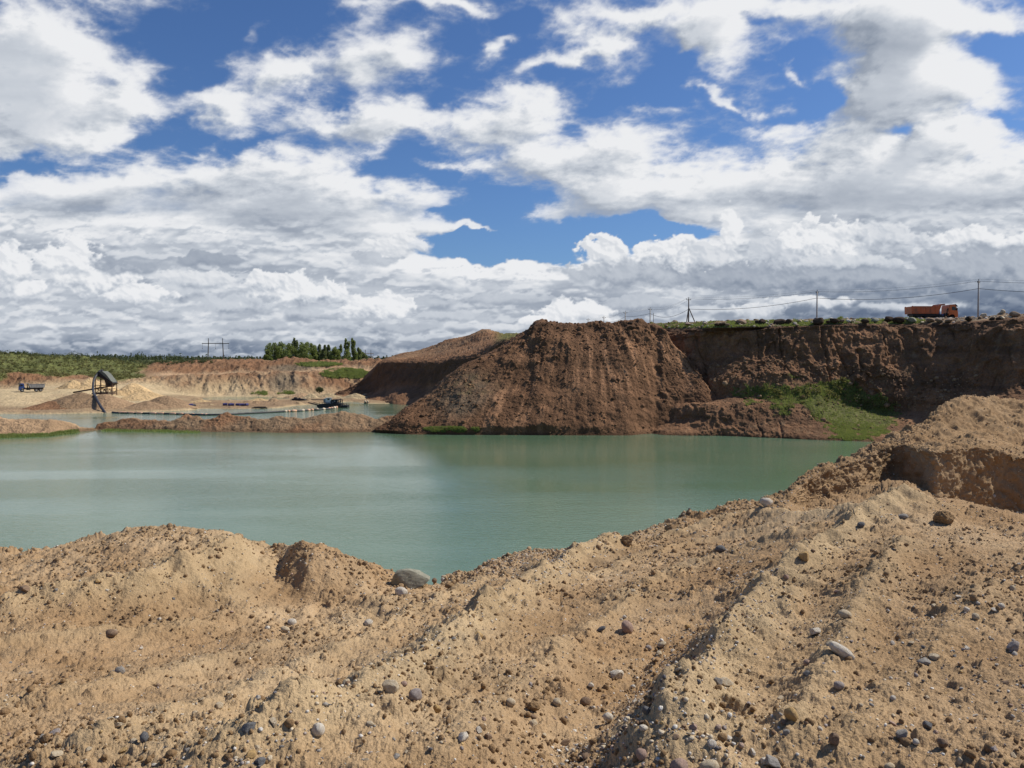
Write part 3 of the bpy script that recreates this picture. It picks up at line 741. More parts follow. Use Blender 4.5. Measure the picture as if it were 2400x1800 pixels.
# ================================================================== middle: big spoil heap
def build_heap():
    pxs = cols_px(880, 1700, 1.7)
    S = [(880, 1010), (915, 996), (930, 975), (960, 950), (1000, 925), (1040, 893), (1080, 862), (1115, 842), (1150, 822), (1200, 796), (1235, 784), (1262, 760), (1275, 757), (1310, 762), (1370, 758), (1430, 757), (1470, 757), (1500, 759), (1530, 763), (1552, 772), (1573, 803), (1613, 838), (1642, 875), (1656, 905), (1674, 936), (1700, 952)]
    D = [(880, 121.5), (915, 121.5), (930, 123), (1000, 126.5), (1080, 130), (1150, 133), (1235, 135.5), (1300, 136), (1540, 135), (1573, 132), (1613, 129.5), (1656, 125), (1700, 122)]
    sx = [s[0] for s in S]; sy = [s[1] for s in S]; dx = [q[0] for q in D]; dy = [q[1] for q in D]
    k = np.array(sorted(set(sx + dx)), float)
    sk = np.interp(k, sx, sy); dk = np.interp(k, dx, dy)
    bd = np.interp(k, [880, 950, 1100, 1300, 1470, 1540, 1700], [120, 117, 116.2, 115.6, 115.3, 118.8, 120.5])
    by = 843 + CAM_Z * F_PX / bd
    def row(f, g):   # f along the height, g along the depth
        return [(a, b + (s - b) * f, d0 + (d1 - d0) * g) for a, b, s, d0, d1 in zip(k, by, sk, bd, dk)]
    rows = [('z', [(a, -2.5, b - 4) for a, b in zip(k, bd)]), ('p', row(0.0, 0.0)), ('p', row(0.12, 0.09)), ('p', row(0.32, 0.25)), ('p', row(0.56, 0.47)), ('p', row(0.8, 0.72)), ('p', row(0.94, 0.90)), ('p', row(1.0, 1.0)),
            ('p', [(a, s + 2, d + 5) for a, s, d in zip(k, sk, dk)]),
            ('p', [(a, min(s + 70, 1010), d + 13) for a, s, d in zip(k, sk, dk)]),
            ('z', [(a, -2.5, d + 40) for a, d in zip(k, dk)])]
    P, t = loft(rows, pxs, [4, 18, 30, 40, 46, 30, 12, 8, 12, 6])
    tt = t[:, None] * np.ones(P.shape[1])[None]
    nm = normals(P)
    body = sstep(0.9, 1.6, tt) * (1 - sstep(9, 9.5, tt))
    # gullies run down the fall line: noise stretched along the slope, fanning from the crest
    ang = np.arctan2(P[..., 0] - 12, np.maximum(160 - P[..., 1], 1))
    Q = np.stack([ang * 30, P[..., 2] * 0.18, P[..., 1] * 0.06], -1)
    Q = Q + 0.35 * np.stack([fbm(P, 0.25, 3, 0.5, 131)] * 3, -1)
    gul = fbm(Q, 0.8, 6, 0.62, 133, ridged=True) * 0.36 + fbm(Q * np.array([1, .6, .6]), 0.35, 4, 0.5, 134) * 0.5
    rub = (clods(P + perlin(P * 0.8, 3)[..., None] * 0.4, 1.5, 0.5, 0.15, 0.7, 9, 0.5) + clods(P + perlin(P * 2, 4)[..., None] * 0.2, 0.6, 0.6, 0.08, 0.28, 10, 0.6))
    zone = sstep(-0.10, 0.30, fbm(P, 0.13, 4, 0.55, 135) + 0.40 * sstep(9, 17, P[..., 2]) - 0.22)
    big = fbm(P, 0.085, 3, 0.5, 137) * 1.6
    lump = fbm(P, 0.7, 7, 0.68, 139) * 0.80
    P = P + nm * (body * (big + gul * (0.4 + 0.6 * zone) + lump * (0.45 + 0.55 * zone)))[..., None]
    P[..., 2] += body * rub * (0.25 + 0.9 * zone) * 0.8
    PX, PY = proj(P)
    n1 = fbm(P, 0.18, 5, 0.6, 141)
    col = lerp(BROWN * 0.75, BROWN_R * 0.72, sstep(-0.1, 0.45, n1))
    st = sstep(-0.05, 0.30, fbm(Q * np.array([1, .5, .5]), 1.3, 5, 0.62, 143))
    mid = np.exp(-((PX - 1440) / 150) ** 2 - ((PY - 850) / 70) ** 2) + np.exp(-((PX - 1150) / 200) ** 2 - ((PY - 950) / 60) ** 2) * 0.7 + np.exp(-((PX - 1600) / 60) ** 2 - ((PY - 850) / 60) ** 2)
    col = lerp(col, BROWN_R * 1.5, st * np.clip(mid + 0.15, 0, 1) * 0.9)
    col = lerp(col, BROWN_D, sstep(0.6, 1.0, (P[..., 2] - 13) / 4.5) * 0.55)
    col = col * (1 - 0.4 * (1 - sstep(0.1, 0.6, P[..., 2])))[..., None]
    # grey-green weathered clay flank at the lower left
    gz = np.exp(-(((PX - 1085) / 75) ** 2 + ((PY - 925 + (PX - 1085) * 0.25) / 52) ** 2) ** 2)
    col = lerp(col, GREY_E, np.clip(gz * (0.6 + 0.8 * n1), 0, 0.8))
    grass = np.exp(-(((PX - 1060) / 75) ** 2 + ((PY - 1007) / 6) ** 2) ** 2) * sstep(-0.15, 0.15, fbm(P, 0.6, 4, 0.6, 146)) + 0.3 * gz * sstep(0.0, 0.3, fbm(P, 0.5, 4, 0.6, 145)) * (PY < 925)
    grass = np.clip(grass, 0, 1)
    col = lerp(col, GREEN * 0.9, grass * 0.6)
    return P, col, grass
HP, HPC, HPG = build_heap()
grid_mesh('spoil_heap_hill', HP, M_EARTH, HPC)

# ================================================================== older ridge behind the spoil heap
def build_ridge():
    pxs = cols_px(790, 1300, 1.8)
    k = np.array([790, 850, 868, 880, 892, 930, 980, 1030, 1080, 1110, 1140, 1160, 1180, 1225, 1260, 1300], float)
    top = np.array([925, 893, 872, 858, 846, 832, 822, 806, 792, 781, 774, 779, 783, 785, 800, 810], float)
    topd = np.array([262, 262, 262, 262, 262, 262, 260, 255, 245, 240, 235, 230, 225, 215, 205, 200], float)
    lip = np.array([928, 896, 875, 861, 850, 847, 846, 845, 842, 836, 826, 815, 805, 797, 803, 812], float)
    lipd = np.array([243, 243, 241, 238, 236, 226, 214, 203, 193, 187, 182, 178, 174, 168, 165, 163], float)
    foot = np.array([932, 925, 922, 918, 915, 905, 905, 905, 890, 885, 880, 875, 875, 875, 875, 875], float)
    footd = np.array([236, 233, 231, 228, 225, 216, 205, 195, 186, 180, 175, 171, 167, 162, 159, 157], float)
    base = np.array([936, 938, 940, 942, 943, 948, 950, 952, 955, 958, 960, 960, 960, 960, 960, 960], float)
    based = CAM_Z * F_PX / (base - 843)
    z = lambda a, b, c: [(x, y, d) for x, y, d in zip(a, b, c)]
    rows = [('z', z(k, np.full(16, -2.5), based - 5)), ('p', z(k, base, based)), ('p', z(k, foot, footd)), ('p', z(k, lip + (foot - lip) * 0.4, lipd + (footd - lipd) * 0.35)), ('p', z(k, lip, lipd)), ('p', z(k, lip + (top - lip) * 0.45, lipd + (topd - lipd) * 0.5)), ('p', z(k, top, topd)),
            ('p', z(k, top + 3, topd + 15)), ('z', z(k, np.full(16, 2.0), topd + 60))]
    P, t = loft(rows, pxs, [4, 22, 26, 22, 24, 24, 8, 8])
    tt = t[:, None] * np.ones(P.shape[1])[None]
    nm = normals(P)
    wall = sstep(1.9, 2.3, tt) * (1 - sstep(3.7, 4.0, tt))
    act = sstep(0.9, 1.3, tt) * (1 - sstep(6.9, 7.5, tt))
    P = P + nm * (act * (fbm(P, 0.06, 4, 0.5, 151) * 2.0 + fbm(P * np.array([1, 1, .3]), 0.35, 4, 0.58, 153, ridged=True) * 0.6 * (0.4 + wall) + fbm(P, 0.9, 4, 0.6, 155, billow=True) * 0.35))[..., None]
    PX, PY = proj(P)
    n1 = fbm(P, 0.12, 5, 0.6, 157)
    col = lerp(BROWN, BROWN_R, sstep(-0.2, 0.4, n1))
    col = lerp(col, TAN * 0.95, sstep(4.0, 5.2, tt) * sstep(-0.3, 0.3, fbm(P * np.array([.4, .4, 2]), 0.25, 4, 0.6, 159)) * 0.5 * (1 - sstep(1120, 1200, PX)))
    col = lerp(col, BROWN_D, wall * 0.7)  # steep wall darkened, its shade painted into the earth colour
    g = sstep(1150, 1185, PX) * sstep(3.8, 4.3, tt)
    col = lerp(col, GREEN, g * 0.7)
    return P, col
RP, RPC = build_ridge()
grid_mesh('old_spoil_hill', RP, M_EARTH, RPC)

def cone_heap(name, x, y, z0, rx, ry, h, colr, mat, seed, n=110, sharp=1.0, rough=0.06, skew=(0, 0), col2=None, rot=0.0):
    """a tipped heap: conical, slumped, with gullies; its own mesh"""
    a = np.linspace(0, 2 * np.pi, n + 1)[None]; r = np.linspace(0, 1.15, n // 2)[:, None]
    ca = np.cos(a); sa = np.sin(a)
    rr = r * (1 + 0.22 * perlin(np.stack([ca * 1.3 + 0 * r, sa * 1.3 + 0 * r, 0 * a + 0 * r + seed], -1), seed))
    X = rr * rx * ca; Y = rr * ry * sa
    X, Y = X * math.cos(rot) - Y * math.sin(rot), X * math.sin(rot) + Y * math.cos(rot)
    pro = np.clip(1 - r ** sharp, -0.2, 1)
    pro = np.where(r < 0.12, 1 - 0.12 ** sharp * 0.6 - 0.4 * (r / 0.12) ** 2 * 0.12 ** sharp, pro)
    Z = z0 + h * pro + 0 * a
    P = np.stack([x + X + skew[0] * pro, y + Y + skew[1] * pro, Z], -1)
    P += 0
    s = min(rx, ry)
    g = fbm(P, 1.6 / s, 4, 0.55, seed) * rough * h * 2.2 + fbm(np.stack([ca * 4 + 0 * r, sa * 4 + 0 * r, r * 0.8 + 0 * a], -1), 1.5, 4, 0.6, seed + 3, ridged=True) * rough * h * r
    P[..., 2] += g
    P[:, -1] = P[:, 0]
    f = sstep(-0.2, 0.3, fbm(P, 2.0 / s, 4, 0.6, seed + 9))
    c = lerp(np.asarray(colr), np.asarray(col2 if col2 is not None else np.asarray(colr) * 0.8), f * 0.7)
    return grid_mesh(name, P[::-1], mat, c, kind=None)
def place(px, py, d): return Vector(ray_point(px, py, d))

# ================================================================== sand spits between the ponds
def build_spit(name, sil, base_y, seed, back=6.0, colA=None, green=None, x0=None, x1=None):
    k = np.array([s[0] for s in sil], float); sy = np.array([s[1] for s in sil], float)
    by = np.interp(k, [b[0] for b in base_y], [b[1] for b in base_y])
    bd = CAM_Z * F_PX / (by - 843)
    pxs = np.arange(k[0], k[-1] + 1.5, 1.5)
    hgt = np.maximum(by - sy, 0.5)
    cd = bd + np.clip(hgt * 0.11, 1.0, 5.0)
    z = lambda b, c: [(x, y, d) for x, y, d in zip(k, b, c)]
    rows = [('z', z(np.full(len(k), -1.5), bd - 5)), ('z', z(np.full(len(k), -0.12), bd - 1.2)), ('p', z(by - hgt * 0.12, bd + 0.4)), ('p', z(by - hgt * 0.6, bd + (cd - bd) * 0.55)), ('p', z(sy, cd)),
            ('z', z(CAM_Z - (cd + 2) * (sy + 6 - 843) / F_PX, cd + 2.2)), ('z', z(np.full(len(k), -1.5), cd + back))]
    P, t = loft(rows, pxs, [4, 8, 22, 24, 10, 10])
    tt = t[:, None] * np.ones(P.shape[1])[None]
    act = sstep(1.2, 2.2, tt) * (1 - sstep(5.2, 5.9, tt))
    P[..., 2] += act * (fbm(P, 0.25, 4, 0.55, seed) * 0.55 + fbm(P, 1.1, 5, 0.65, seed + 4) * 0.34)
    P[..., 1] += act * fbm(P * np.array([1, .3, .3]), 0.35, 4, 0.6, seed + 6) * 0.5
    n1 = fbm(P, 0.2, 5, 0.6, seed + 8)
    col = lerp(colA[0], colA[1], sstep(-0.25, 0.3, n1))
    PX, PY = proj(P)
    wet = 1 - sstep(0.1, 0.6, P[..., 2] + 0.2 * n1)
    col = col * (1 - 0.5 * wet[..., None])
    return grid_mesh(name, P, M_EARTH, col), P
SPL, SPLP = build_spit('sand_spit', [(-500, 985), (-200, 975), (0, 979), (30, 982), (60, 981), (80, 984), (105, 986), (118, 984), (145, 986), (165, 991), (190, 1001), (215, 1005), (228, 1008)],
                 [(-500, 1026), (0, 1024), (120, 1020), (180, 1013), (228, 1009)], 201, colA=(TAN * 1.05, TAN * 1.3))
SPR, SPRP = build_spit('sand_spit', [(222, 1006), (228, 994), (255, 991), (270, 989), (290, 983), (315, 981), (335, 985), (380, 986), (400, 987), (420, 981), (436, 971), (450, 976), (463, 973), (480, 982), (500, 979), (515, 972), (532, 968), (545, 974), (580, 978), (610, 984), (640, 977), (656, 973), (668, 977), (690, 977), (705, 980), (735, 975), (765, 968), (790, 966), (803, 961), (820, 966), (850, 972), (872, 979), (884, 981), (900, 977), (925, 977), (950, 985), (990, 1000)],
                 [(222, 1008), (350, 1009), (500, 1012), (700, 1014), (900, 1012), (990, 1014)], 211, colA=(TAN * 0.80, BROWN_R * 0.92))

# ================================================================== far side of the pit
def build_far():
    pxs = cols_px(-60, 960, 2.0, -1600, 1400, 50)
    k = np.array([-1600, -200, 0, 100, 150, 250, 330, 430, 480, 560, 640, 700, 760, 820, 870, 900, 960, 1400], float)
    shore = np.array([975, 972, 970, 971, 970, 968, 966, 962, 958, 958, 957, 950, 945, 942, 946, 946, 946, 946], float)
    shd = CAM_Z * F_PX / (shore - 843)
    # flat working floor behind the shore
    fl1 = np.array([955, 952, 952, 950, 950, 948, 948, 948, 946, 948, 946, 942, 939, 937, 940, 940, 940, 940], float)
    fl1d = CAM_Z * F_PX / (fl1 - 843) * np.array([.93, .93, .93, .93, .93, .93, .93, .95, .965, .97, .97, .975, .98, .98, .98, .98, .98, .98])
    fl2 = np.array([915, 915, 917, 917, 915, 920, 930, 935, 938, 938, 936, 934, 932, 930, 932, 932, 932, 932], float)
    fl2d = np.array([205, 205, 205, 205, 208, 210, 215, 214, 214, 214, 216, 222, 228, 232, 230, 230, 230, 230], float)
    ft = np.array([908, 908, 912, 908, 904, 902, 905, 925, 930, 932, 931, 927, 925, 926, 926, 926, 926, 926], float)
    ftd = np.array([222, 222, 222, 225, 230, 235, 236, 234, 236, 236, 236, 238, 240, 242, 240, 240, 240, 240], float)
    m1 = np.array([870, 870, 878, 880, 884, 884, 888, 884, 882, 879, 877, 876, 872, 868, 876, 876, 876, 876], float)
    m1d = np.array([236, 236, 238, 243, 250, 256, 258, 258, 260, 262, 262, 262, 265, 266, 262, 262, 262, 262], float)
    m2 = np.array([858, 855, 860, 866, 870, 872, 873, 876, 877, 875, 873, 871, 865, 862, 868, 868, 868, 868], float)
    m2d = np.array([246, 246, 248, 256, 264, 270, 272, 270, 271, 272, 272, 272, 276, 278, 272, 272, 272, 272], float)
    tp = np.array([836, 836, 838, 842, 846, 850, 857, 855, 853, 850, 848, 848, 851, 849, 849, 850, 850, 850], float)
    tpd = np.array([285, 285, 288, 292, 300, 310, 312, 300, 296, 296, 298, 298, 300, 300, 300, 300, 300, 300], float)
    z = lambda b, c: [(x, y, d) for x, y, d in zip(k, b, c)]
    rows = [('z', z(np.full(18, -2.5), shd - 6)), ('p', z(shore, shd)), ('p', z(fl1, fl1d)), ('p', z(fl2, fl2d)), ('p', z(ft, ftd)), ('p', z(m1, m1d)), ('p', z(m2, m2d)), ('p', z(tp, tpd)),
            ('z', z(np.full(18, 9.9), tpd + 40)), ('z', z(np.full(18, 9.6), tpd + 400)), ('z', z(np.full(18, 9.0), tpd * 0 + 9000))]
    P, t = loft(rows, pxs, [4, 22, 30, 20, 40, 12, 26, 10, 10, 10])
    PX, PY = proj(P)
    tt = t[:, None] * np.ones(P.shape[1])[None]
    wall = sstep(3.9, 4.5, tt) * (1 - sstep(7.2, 7.8, tt))
    flat = sstep(0.9, 1.2, tt) * (1 - sstep(3.6, 4.1, tt))
    # third pond: sink the floor where it lies
    pond = np.exp(-(((PX - 590) / 125) ** 2 + ((tt - 3.35) / 0.42) ** 2) ** 3)
    slope = np.array([0.9, 0.35, 0.35])
    dip = fbm(P * slope + P[..., 2:3] * np.array([0.9, 0, 0]), 0.16, 5, 0.58, 221, ridged=True)
    nm = normals(P)
    track = np.exp(-((tt - 5.5) / 0.55) ** 4)
    P = P + nm * (wall * (1 - 0.85 * track) * (dip * 1.7 + fbm(P, 0.5, 4, 0.6, 223, billow=True) * 0.7 + fbm(P, 0.05, 3, 0.5, 225) * 1.6))[..., None]
    P[..., 2] += flat * (fbm(P, 0.16, 4, 0.6, 227) * 0.5 + 0.15 + clods(P, 5.0, 0.4, 0.5, 2.2, 12, 0.45) * (PX > 430)) 
    P[..., 2] -= pond * 2.4
    PX, PY = proj(P)
    n1 = fbm(P, 0.07, 5, 0.6, 231); n2 = fbm(P * slope + P[..., 2:3] * np.array([0.9, 0, 0]), 0.2, 4, 0.6, 233)
    col = lerp(TAN * 0.95, SAND_P * 1.05, sstep(-0.35, 0.25, n1 + 0.25 * (PX < 450)))
    wcol = lerp(BROWN_R * 0.92, TAN * 0.98, sstep(-0.25, 0.35, n2 + n1 * 0.5))
    sandy = np.exp(-((PX - 530) / 90) ** 2 - ((PY - 912) / 24) ** 2) + np.exp(-((PX - 340) / 60) ** 2 - ((PY - 910) / 24) ** 2)
    wcol = lerp(wcol, SAND_P * 0.95, np.clip(sandy, 0, 1) * 0.8)
    wcol = lerp(wcol, BROWN * 1.15, (1 - sstep(150, 330, PX)) * 0.85)
    upper = sstep(6.0, 6.25, tt)
    wcol = lerp(wcol, lerp(BROWN_R * 0.85, BROWN * 1.0, sstep(-.2, .3, n1)), upper * 0.85)
    wcol = lerp(wcol, GREY_E * 1.1, np.clip(np.exp(-(((PX - 668) / 42) ** 2 + ((PY - 898) / 28) ** 2) ** 2) + np.exp(-(((PX - 690) / 70) ** 2 + ((PY - 862) / 8) ** 2) ** 2), 0, 1) * 0.75)
    shore_b = (1 - sstep(0.5, 1.3, P[..., 2] + 0.5 * n1)) * flat
    col = lerp(col, TAN * 0.78, shore_b * 0.8)
    col = lerp(col, wcol, wall)
    col = lerp(col, TAN * 1.6, track * sstep(320, 380, PX) * 0.7 * np.exp(-((tt - 5.7) / 0.3) ** 4))
    # greenery: the left slope, a meadow patch on the right, the plain beyond
    gl = sstep(0.0, 0.35, 0.9 * fbm(P, 0.09, 5, 0.65, 241) + 1.6 * (1 - sstep(250, 420, PX)) * sstep(0.0, 0.8, (909 - PY) / 45) - 0.45 - 1.2 * (np.exp(-(((PX - 60) / 70) ** 2 + ((PY - 880) / 14) ** 2)) + np.exp(-(((PX - 185) / 32) ** 2 + ((PY - 888) / 14) ** 2))))
    gl = gl * wall * (PX < 470)
    EN = 1.0 * fbm(P, 0.16, 5, 0.66, 251); gm = np.exp(-(((PX - 810) / 62) ** 2 + ((PY - 876) / 12.5) ** 2) ** 3) + np.exp(-(((PX - 745) / 60) ** 2 + ((PY - 854) / 5.5) ** 2) ** 3) + 0.7 * np.exp(-(((PX - 640) / 60) ** 2 + ((PY - 921) / 7) ** 2) ** 2) * sstep(-.1, .2, n1)
    gm = sstep(0.30, 0.80, gm * (1 + EN) + 0.35 * EN * (gm > 0.02))
    plain = sstep(7.6, 8.0, tt)
    gr = np.clip(np.maximum(gl, np.clip(gm, 0, 1) * (PX < 880)), 0, 1)
    green = lerp(GREEN * 1.1, GREEN_D * 1.2, sstep(-0.2, 0.3, fbm(P, 0.3, 4, 0.6, 243)))
    col = lerp(col, green, gr * 0.85)
    col = lerp(col, np.broadcast_to(GREEN_D * 1.3, P.shape), plain * 0.9)
    return P, col, gr, tt, wall
FP, FPC, FPG, FPT, FPW = build_far()
grid_mesh('ground', FP, M_FAR, FPC)

# ================================================================== object helpers
def tag(o, label, cat, group=None, kind=None):
    if label: o['label'] = label
    if cat: o['category'] = cat
    if group: o['group'] = group
    if kind: o['kind'] = kind
    return o
def thing(name, label, cat, loc, rz=0.0, group=None, scale=1.0):
    o = bpy.data.objects.new(name, None); COL.objects.link(o)
    o.empty_display_size = 0.2
    o.location = loc; o.rotation_euler = (0, 0, rz); o.scale = (scale,) * 3
    return tag(o, label, cat, group)
def copy_tree(o, parent=None):
    c = o.copy(); COL.objects.link(c)
    if parent is not None: c.parent = parent
    for ch in list(o.children): copy_tree(ch, c)
    return c
class MB:
    def __init__(s): s.bm = bmesh.new()
    def _add(s, vs, fs):
        v = [s.bm.verts.new(p) for p in vs]
        for f in fs:
            try: s.bm.faces.new([v[i] for i in f])
            except ValueError: pass
        return s
    def box(s, c, size, rot=None):
        M = Matrix.Translation(c) @ (Euler(rot).to_matrix().to_4x4() if rot else Matrix()) 
        hx, hy, hz = (q / 2 for q in size)
        vs = [M @ Vector((x, y, z)) for x in (-hx, hx) for y in (-hy, hy) for z in (-hz, hz)]
        return s._add(vs, [(0, 1, 3, 2), (4, 6, 7, 5), (0, 4, 5, 1), (2, 3, 7, 6), (0, 2, 6, 4), (1, 5, 7, 3)])
    def bar(s, p0, p1, w, h=None):
        p0 = Vector(p0); p1 = Vector(p1); h = h or w
        d = p1 - p0; q = d.to_track_quat('X', 'Z').to_matrix().to_4x4()
        M = Matrix.Translation((p0 + p1) / 2) @ q
        L = d.length / 2
        vs = [M @ Vector((x, y, z)) for x in (-L, L) for y in (-w / 2, w / 2) for z in (-h / 2, h / 2)]
        return s._add(vs, [(0, 1, 3, 2), (4, 6, 7, 5), (0, 4, 5, 1), (2, 3, 7, 6), (0, 2, 6, 4), (1, 5, 7, 3)])
    def tube(s, pts, r, seg=10, cap=True):
        pts = [Vector(p) for p in pts]; n = len(pts)
        rr = r if isinstance(r, (list, tuple)) else [r] * n
        rings = []
        for i, p in enumerate(pts):
            d = (pts[min(i + 1, n - 1)] - pts[max(i - 1, 0)]).normalized()
            q = d.to_track_quat('Z', 'Y').to_matrix()
            rings.append([s.bm.verts.new(p + q @ Vector((rr[i] * math.cos(2 * math.pi * k / seg), rr[i] * math.sin(2 * math.pi * k / seg), 0))) for k in range(seg)])
        for a, b in zip(rings[:-1], rings[1:]):
            for k in range(seg): s.bm.faces.new((a[k], a[(k + 1) % seg], b[(k + 1) % seg], b[k]))
        if cap: s.bm.faces.new(rings[0][::-1]); s.bm.faces.new(rings[-1])
        return s
    def prism(s, prof, y0, y1):
        """profile in x, z extruded along y"""
        n = len(prof)
        vs = [(x, y0, z) for x, z in prof] + [(x, y1, z) for x, z in prof]
        fs = [tuple(range(n))[::-1], tuple(range(n, 2 * n))] + [(i, (i + 1) % n, n + (i + 1) % n, n + i) for i in range(n)]
        return s._add(vs, fs)
    def wheel(s, x, y, z, r, w, seg=24):
        prof = [(r * 0.55, -w / 2), (r * 0.93, -w / 2), (r, -w * 0.32), (r, w * 0.32), (r * 0.93, w / 2), (r * 0.55, w / 2)]
        rings = []
        for k in range(seg):
            a = 2 * math.pi * k / seg
            rings.append([s.bm.verts.new((x + q * math.cos(a), y + t, z + q * math.sin(a))) for q, t in prof])
        m = len(prof)
        for k in range(seg):
            a, b = rings[k], rings[(k + 1) % seg]
            for i in range(m): s.bm.faces.new((a[i], a[(i + 1) % m], b[(i + 1) % m], b[i]))
        return s
    def build(s, name, mat, parent=None, bevel=0.0, smooth=False):
        bmesh.ops.recalc_face_normals(s.bm, faces=s.bm.faces[:])
        if bevel:
            bmesh.ops.bevel(s.bm, geom=s.bm.edges[:], offset=bevel, segments=2, affect='EDGES', clamp_overlap=True)
        me = bpy.data.meshes.new(name); s.bm.to_mesh(me); s.bm.free()
        if smooth: me.polygons.foreach_set('use_smooth', np.ones(len(me.polygons), bool))
        me.materials.append(mat)
        o = bpy.data.objects.new(name, me); COL.objects.link(o)
        if parent is not None: o.parent = parent
        return o

def find(P, px, py, mask=None, prefer_near=True):
    """visible point of a surface in the sight line (px, py)"""
    PX, PY = proj(P)
    e = (PX - px) ** 2 + (PY - py) ** 2
    if mask is not None: e = np.where(mask, e, 1e12)
    m = e.min()
    c = np.where(e < m + 14)
    k = np.argmin(P[c][:, 1])
    return c[0][k], c[1][k]
FGM = (FGT[:, None] * np.ones(len(FGX))[None]) > 0.5
class Finder:
    """fast lookup: sight-line buckets of the nearest surface point"""
    def __init__(s, P, cell=3.0, mask=None):
        PX, PY = proj(P); s.P = P; s.cell = cell
        s.d = {}
        ok = (PX > -150) & (PX < 2550) & (PY > 600) & (PY < 1900)
        if mask is not None: ok &= mask
        idx = np.flatnonzero(ok)
        key = (np.floor(PX.flat[idx] / cell).astype(np.int64) << 20) + np.floor(PY.flat[idx] / cell).astype(np.int64)
        dist = P[..., 1].flat[idx]
        order = np.lexsort((dist, key))
        key = key[order]; idx = idx[order]
        first = np.concatenate([[True], key[1:] != key[:-1]])
        s.d = dict(zip(key[first].tolist(), idx[first].tolist()))
    def __call__(s, px, py):
        a, b = int(math.floor(px / s.cell)), int(math.floor(py / s.cell))
        for r in range(0, 14):
            best = None
            for i in range(-r, r + 1):
                for j in range(-r, r + 1):
                    if max(abs(i), abs(j)) != r: continue
                    k = s.d.get(((a + i) << 20) + b + j)
                    if k is not None:
                        y = s.P.reshape(-1, 3)[k, 1]
                        if best is None or y < best[0]: best = (y, k)
            if best: return best[1]
        return None
F_FG = Finder(FG, 3.0, FGM)

# ================================================================== stones
def ico(sub):
    bm = bmesh.new(); bmesh.ops.create_icosphere(bm, subdivisions=sub, radius=1.0)
    v = np.array([x.co[:] for x in bm.verts]); f = np.array([[q.index for q in g.verts] for g in bm.faces]); bm.free()
    return v, f
ICO = {k: ico(k) for k in (1, 2, 3, 4, 5)}
def rock_verts(sub, seed, facets=7, cut=0.72, lump=0.18, grit=0.0):
    v, f = ICO[sub]; v = v.copy()
    g = np.random.default_rng(seed)
    v *= (1 + lump * fbm(v + seed, 0.9, 3, 0.5, seed))[:, None]
    for _ in range(facets):
        n = g.normal(size=3); n /= np.linalg.norm(n)
        d = cut + g.random() * 0.22
        h = v @ n
        v -= np.maximum(h - d, 0)[:, None] * n * 0.92
    if grit: v *= (1 + grit * fbm(v + seed, 5.0, 3, 0.6, seed + 2))[:, None]
    v -= (v.max(0) + v.min(0)) / 2
    v /= (v.max(0) - v.min(0)).max() / 2
    return v, f
def stone_mat(name, c, c2, spec=0.3, scale=9.0, rough=0.8):
    m, N, b = new_mat(name)
    tc = N.node('ShaderNodeTexCoord').outputs['Object']
    n = N.noise(tc, scale * 0.3, 6, 0.65)
    n2 = N.noise(tc, scale * 2.0, 4, 0.7)
    base = N.mix(N.rng(n, 0.38, 0.64, 0, 1, smooth=True), (*c, 1), (*c2, 1))
    base = N.mix(N.rng(n2, 0.56, 0.70, 0, 0.55), base, tuple(x * 0.5 for x in c) + (1,))
    N.l.new(base, b.inputs['Base Color'])
    b.inputs['Roughness'].default_value = rough; b.inputs['Specular IOR Level'].default_value = spec
    bp = N.node('ShaderNodeBump'); bp.inputs['Strength'].default_value = 0.5; bp.inputs['Distance'].default_value = 0.06
    N.l.new(n2, bp.inputs['Height']); N.l.new(bp.outputs[0], b.inputs['Normal'])
    return m
ST = {
    'white': stone_mat('white_stone', (0.66, 0.60, 0.51), (0.50, 0.43, 0.33)),
    'cream': stone_mat('cream_stone', (0.56, 0.47, 0.33), (0.46, 0.35, 0.22)),
    'ochre': stone_mat('ochre_stone', (0.50, 0.33, 0.13), (0.38, 0.24, 0.11)),
    'grey': stone_mat('grey_stone', (0.33, 0.30, 0.26), (0.22, 0.20, 0.175)),
    'slate': stone_mat('slate_stone', (0.17, 0.165, 0.165), (0.10, 0.10, 0.10)),
    'lilac': stone_mat('lilac_stone', (0.40, 0.34, 0.30), (0.29, 0.24, 0.215)),
    'brown': stone_mat('brown_stone', (0.28, 0.185, 0.115), (0.19, 0.125, 0.08)),
    'pink': stone_mat('pink_stone', (0.42, 0.29, 0.22), (0.33, 0.22, 0.17)),
    'granite': stone_mat('weathered_granite', (0.34, 0.32, 0.24), (0.24, 0.23, 0.17), scale=14),
    'soil': stone_mat('dark_soil_lump', (0.075, 0.05, 0.034), (0.05, 0.034, 0.024), spec=0.1, rough=0.95),
    'clod': stone_mat('damp_sand_lump', (0.34, 0.225, 0.12), (0.26, 0.165, 0.085), spec=0.1, rough=0.97, scale=20),
}
def rock_obj(name, mesh, mat, flat=False):
    v, f = mesh
    me = bpy.data.meshes.new(name); me.from_pydata(v.tolist(), [], f.tolist())
    me.polygons.foreach_set('use_smooth', np.full(len(f), not flat, bool))
    me.materials.append(mat)
    return bpy.data.objects.new(name, me)
def surface_point(px, py):
    k = F_FG(px, py)
    p = FG.reshape(-1, 3)[k]; n = FG_N.reshape(-1, 3)[k]
    return Vector(p), Vector(n), k
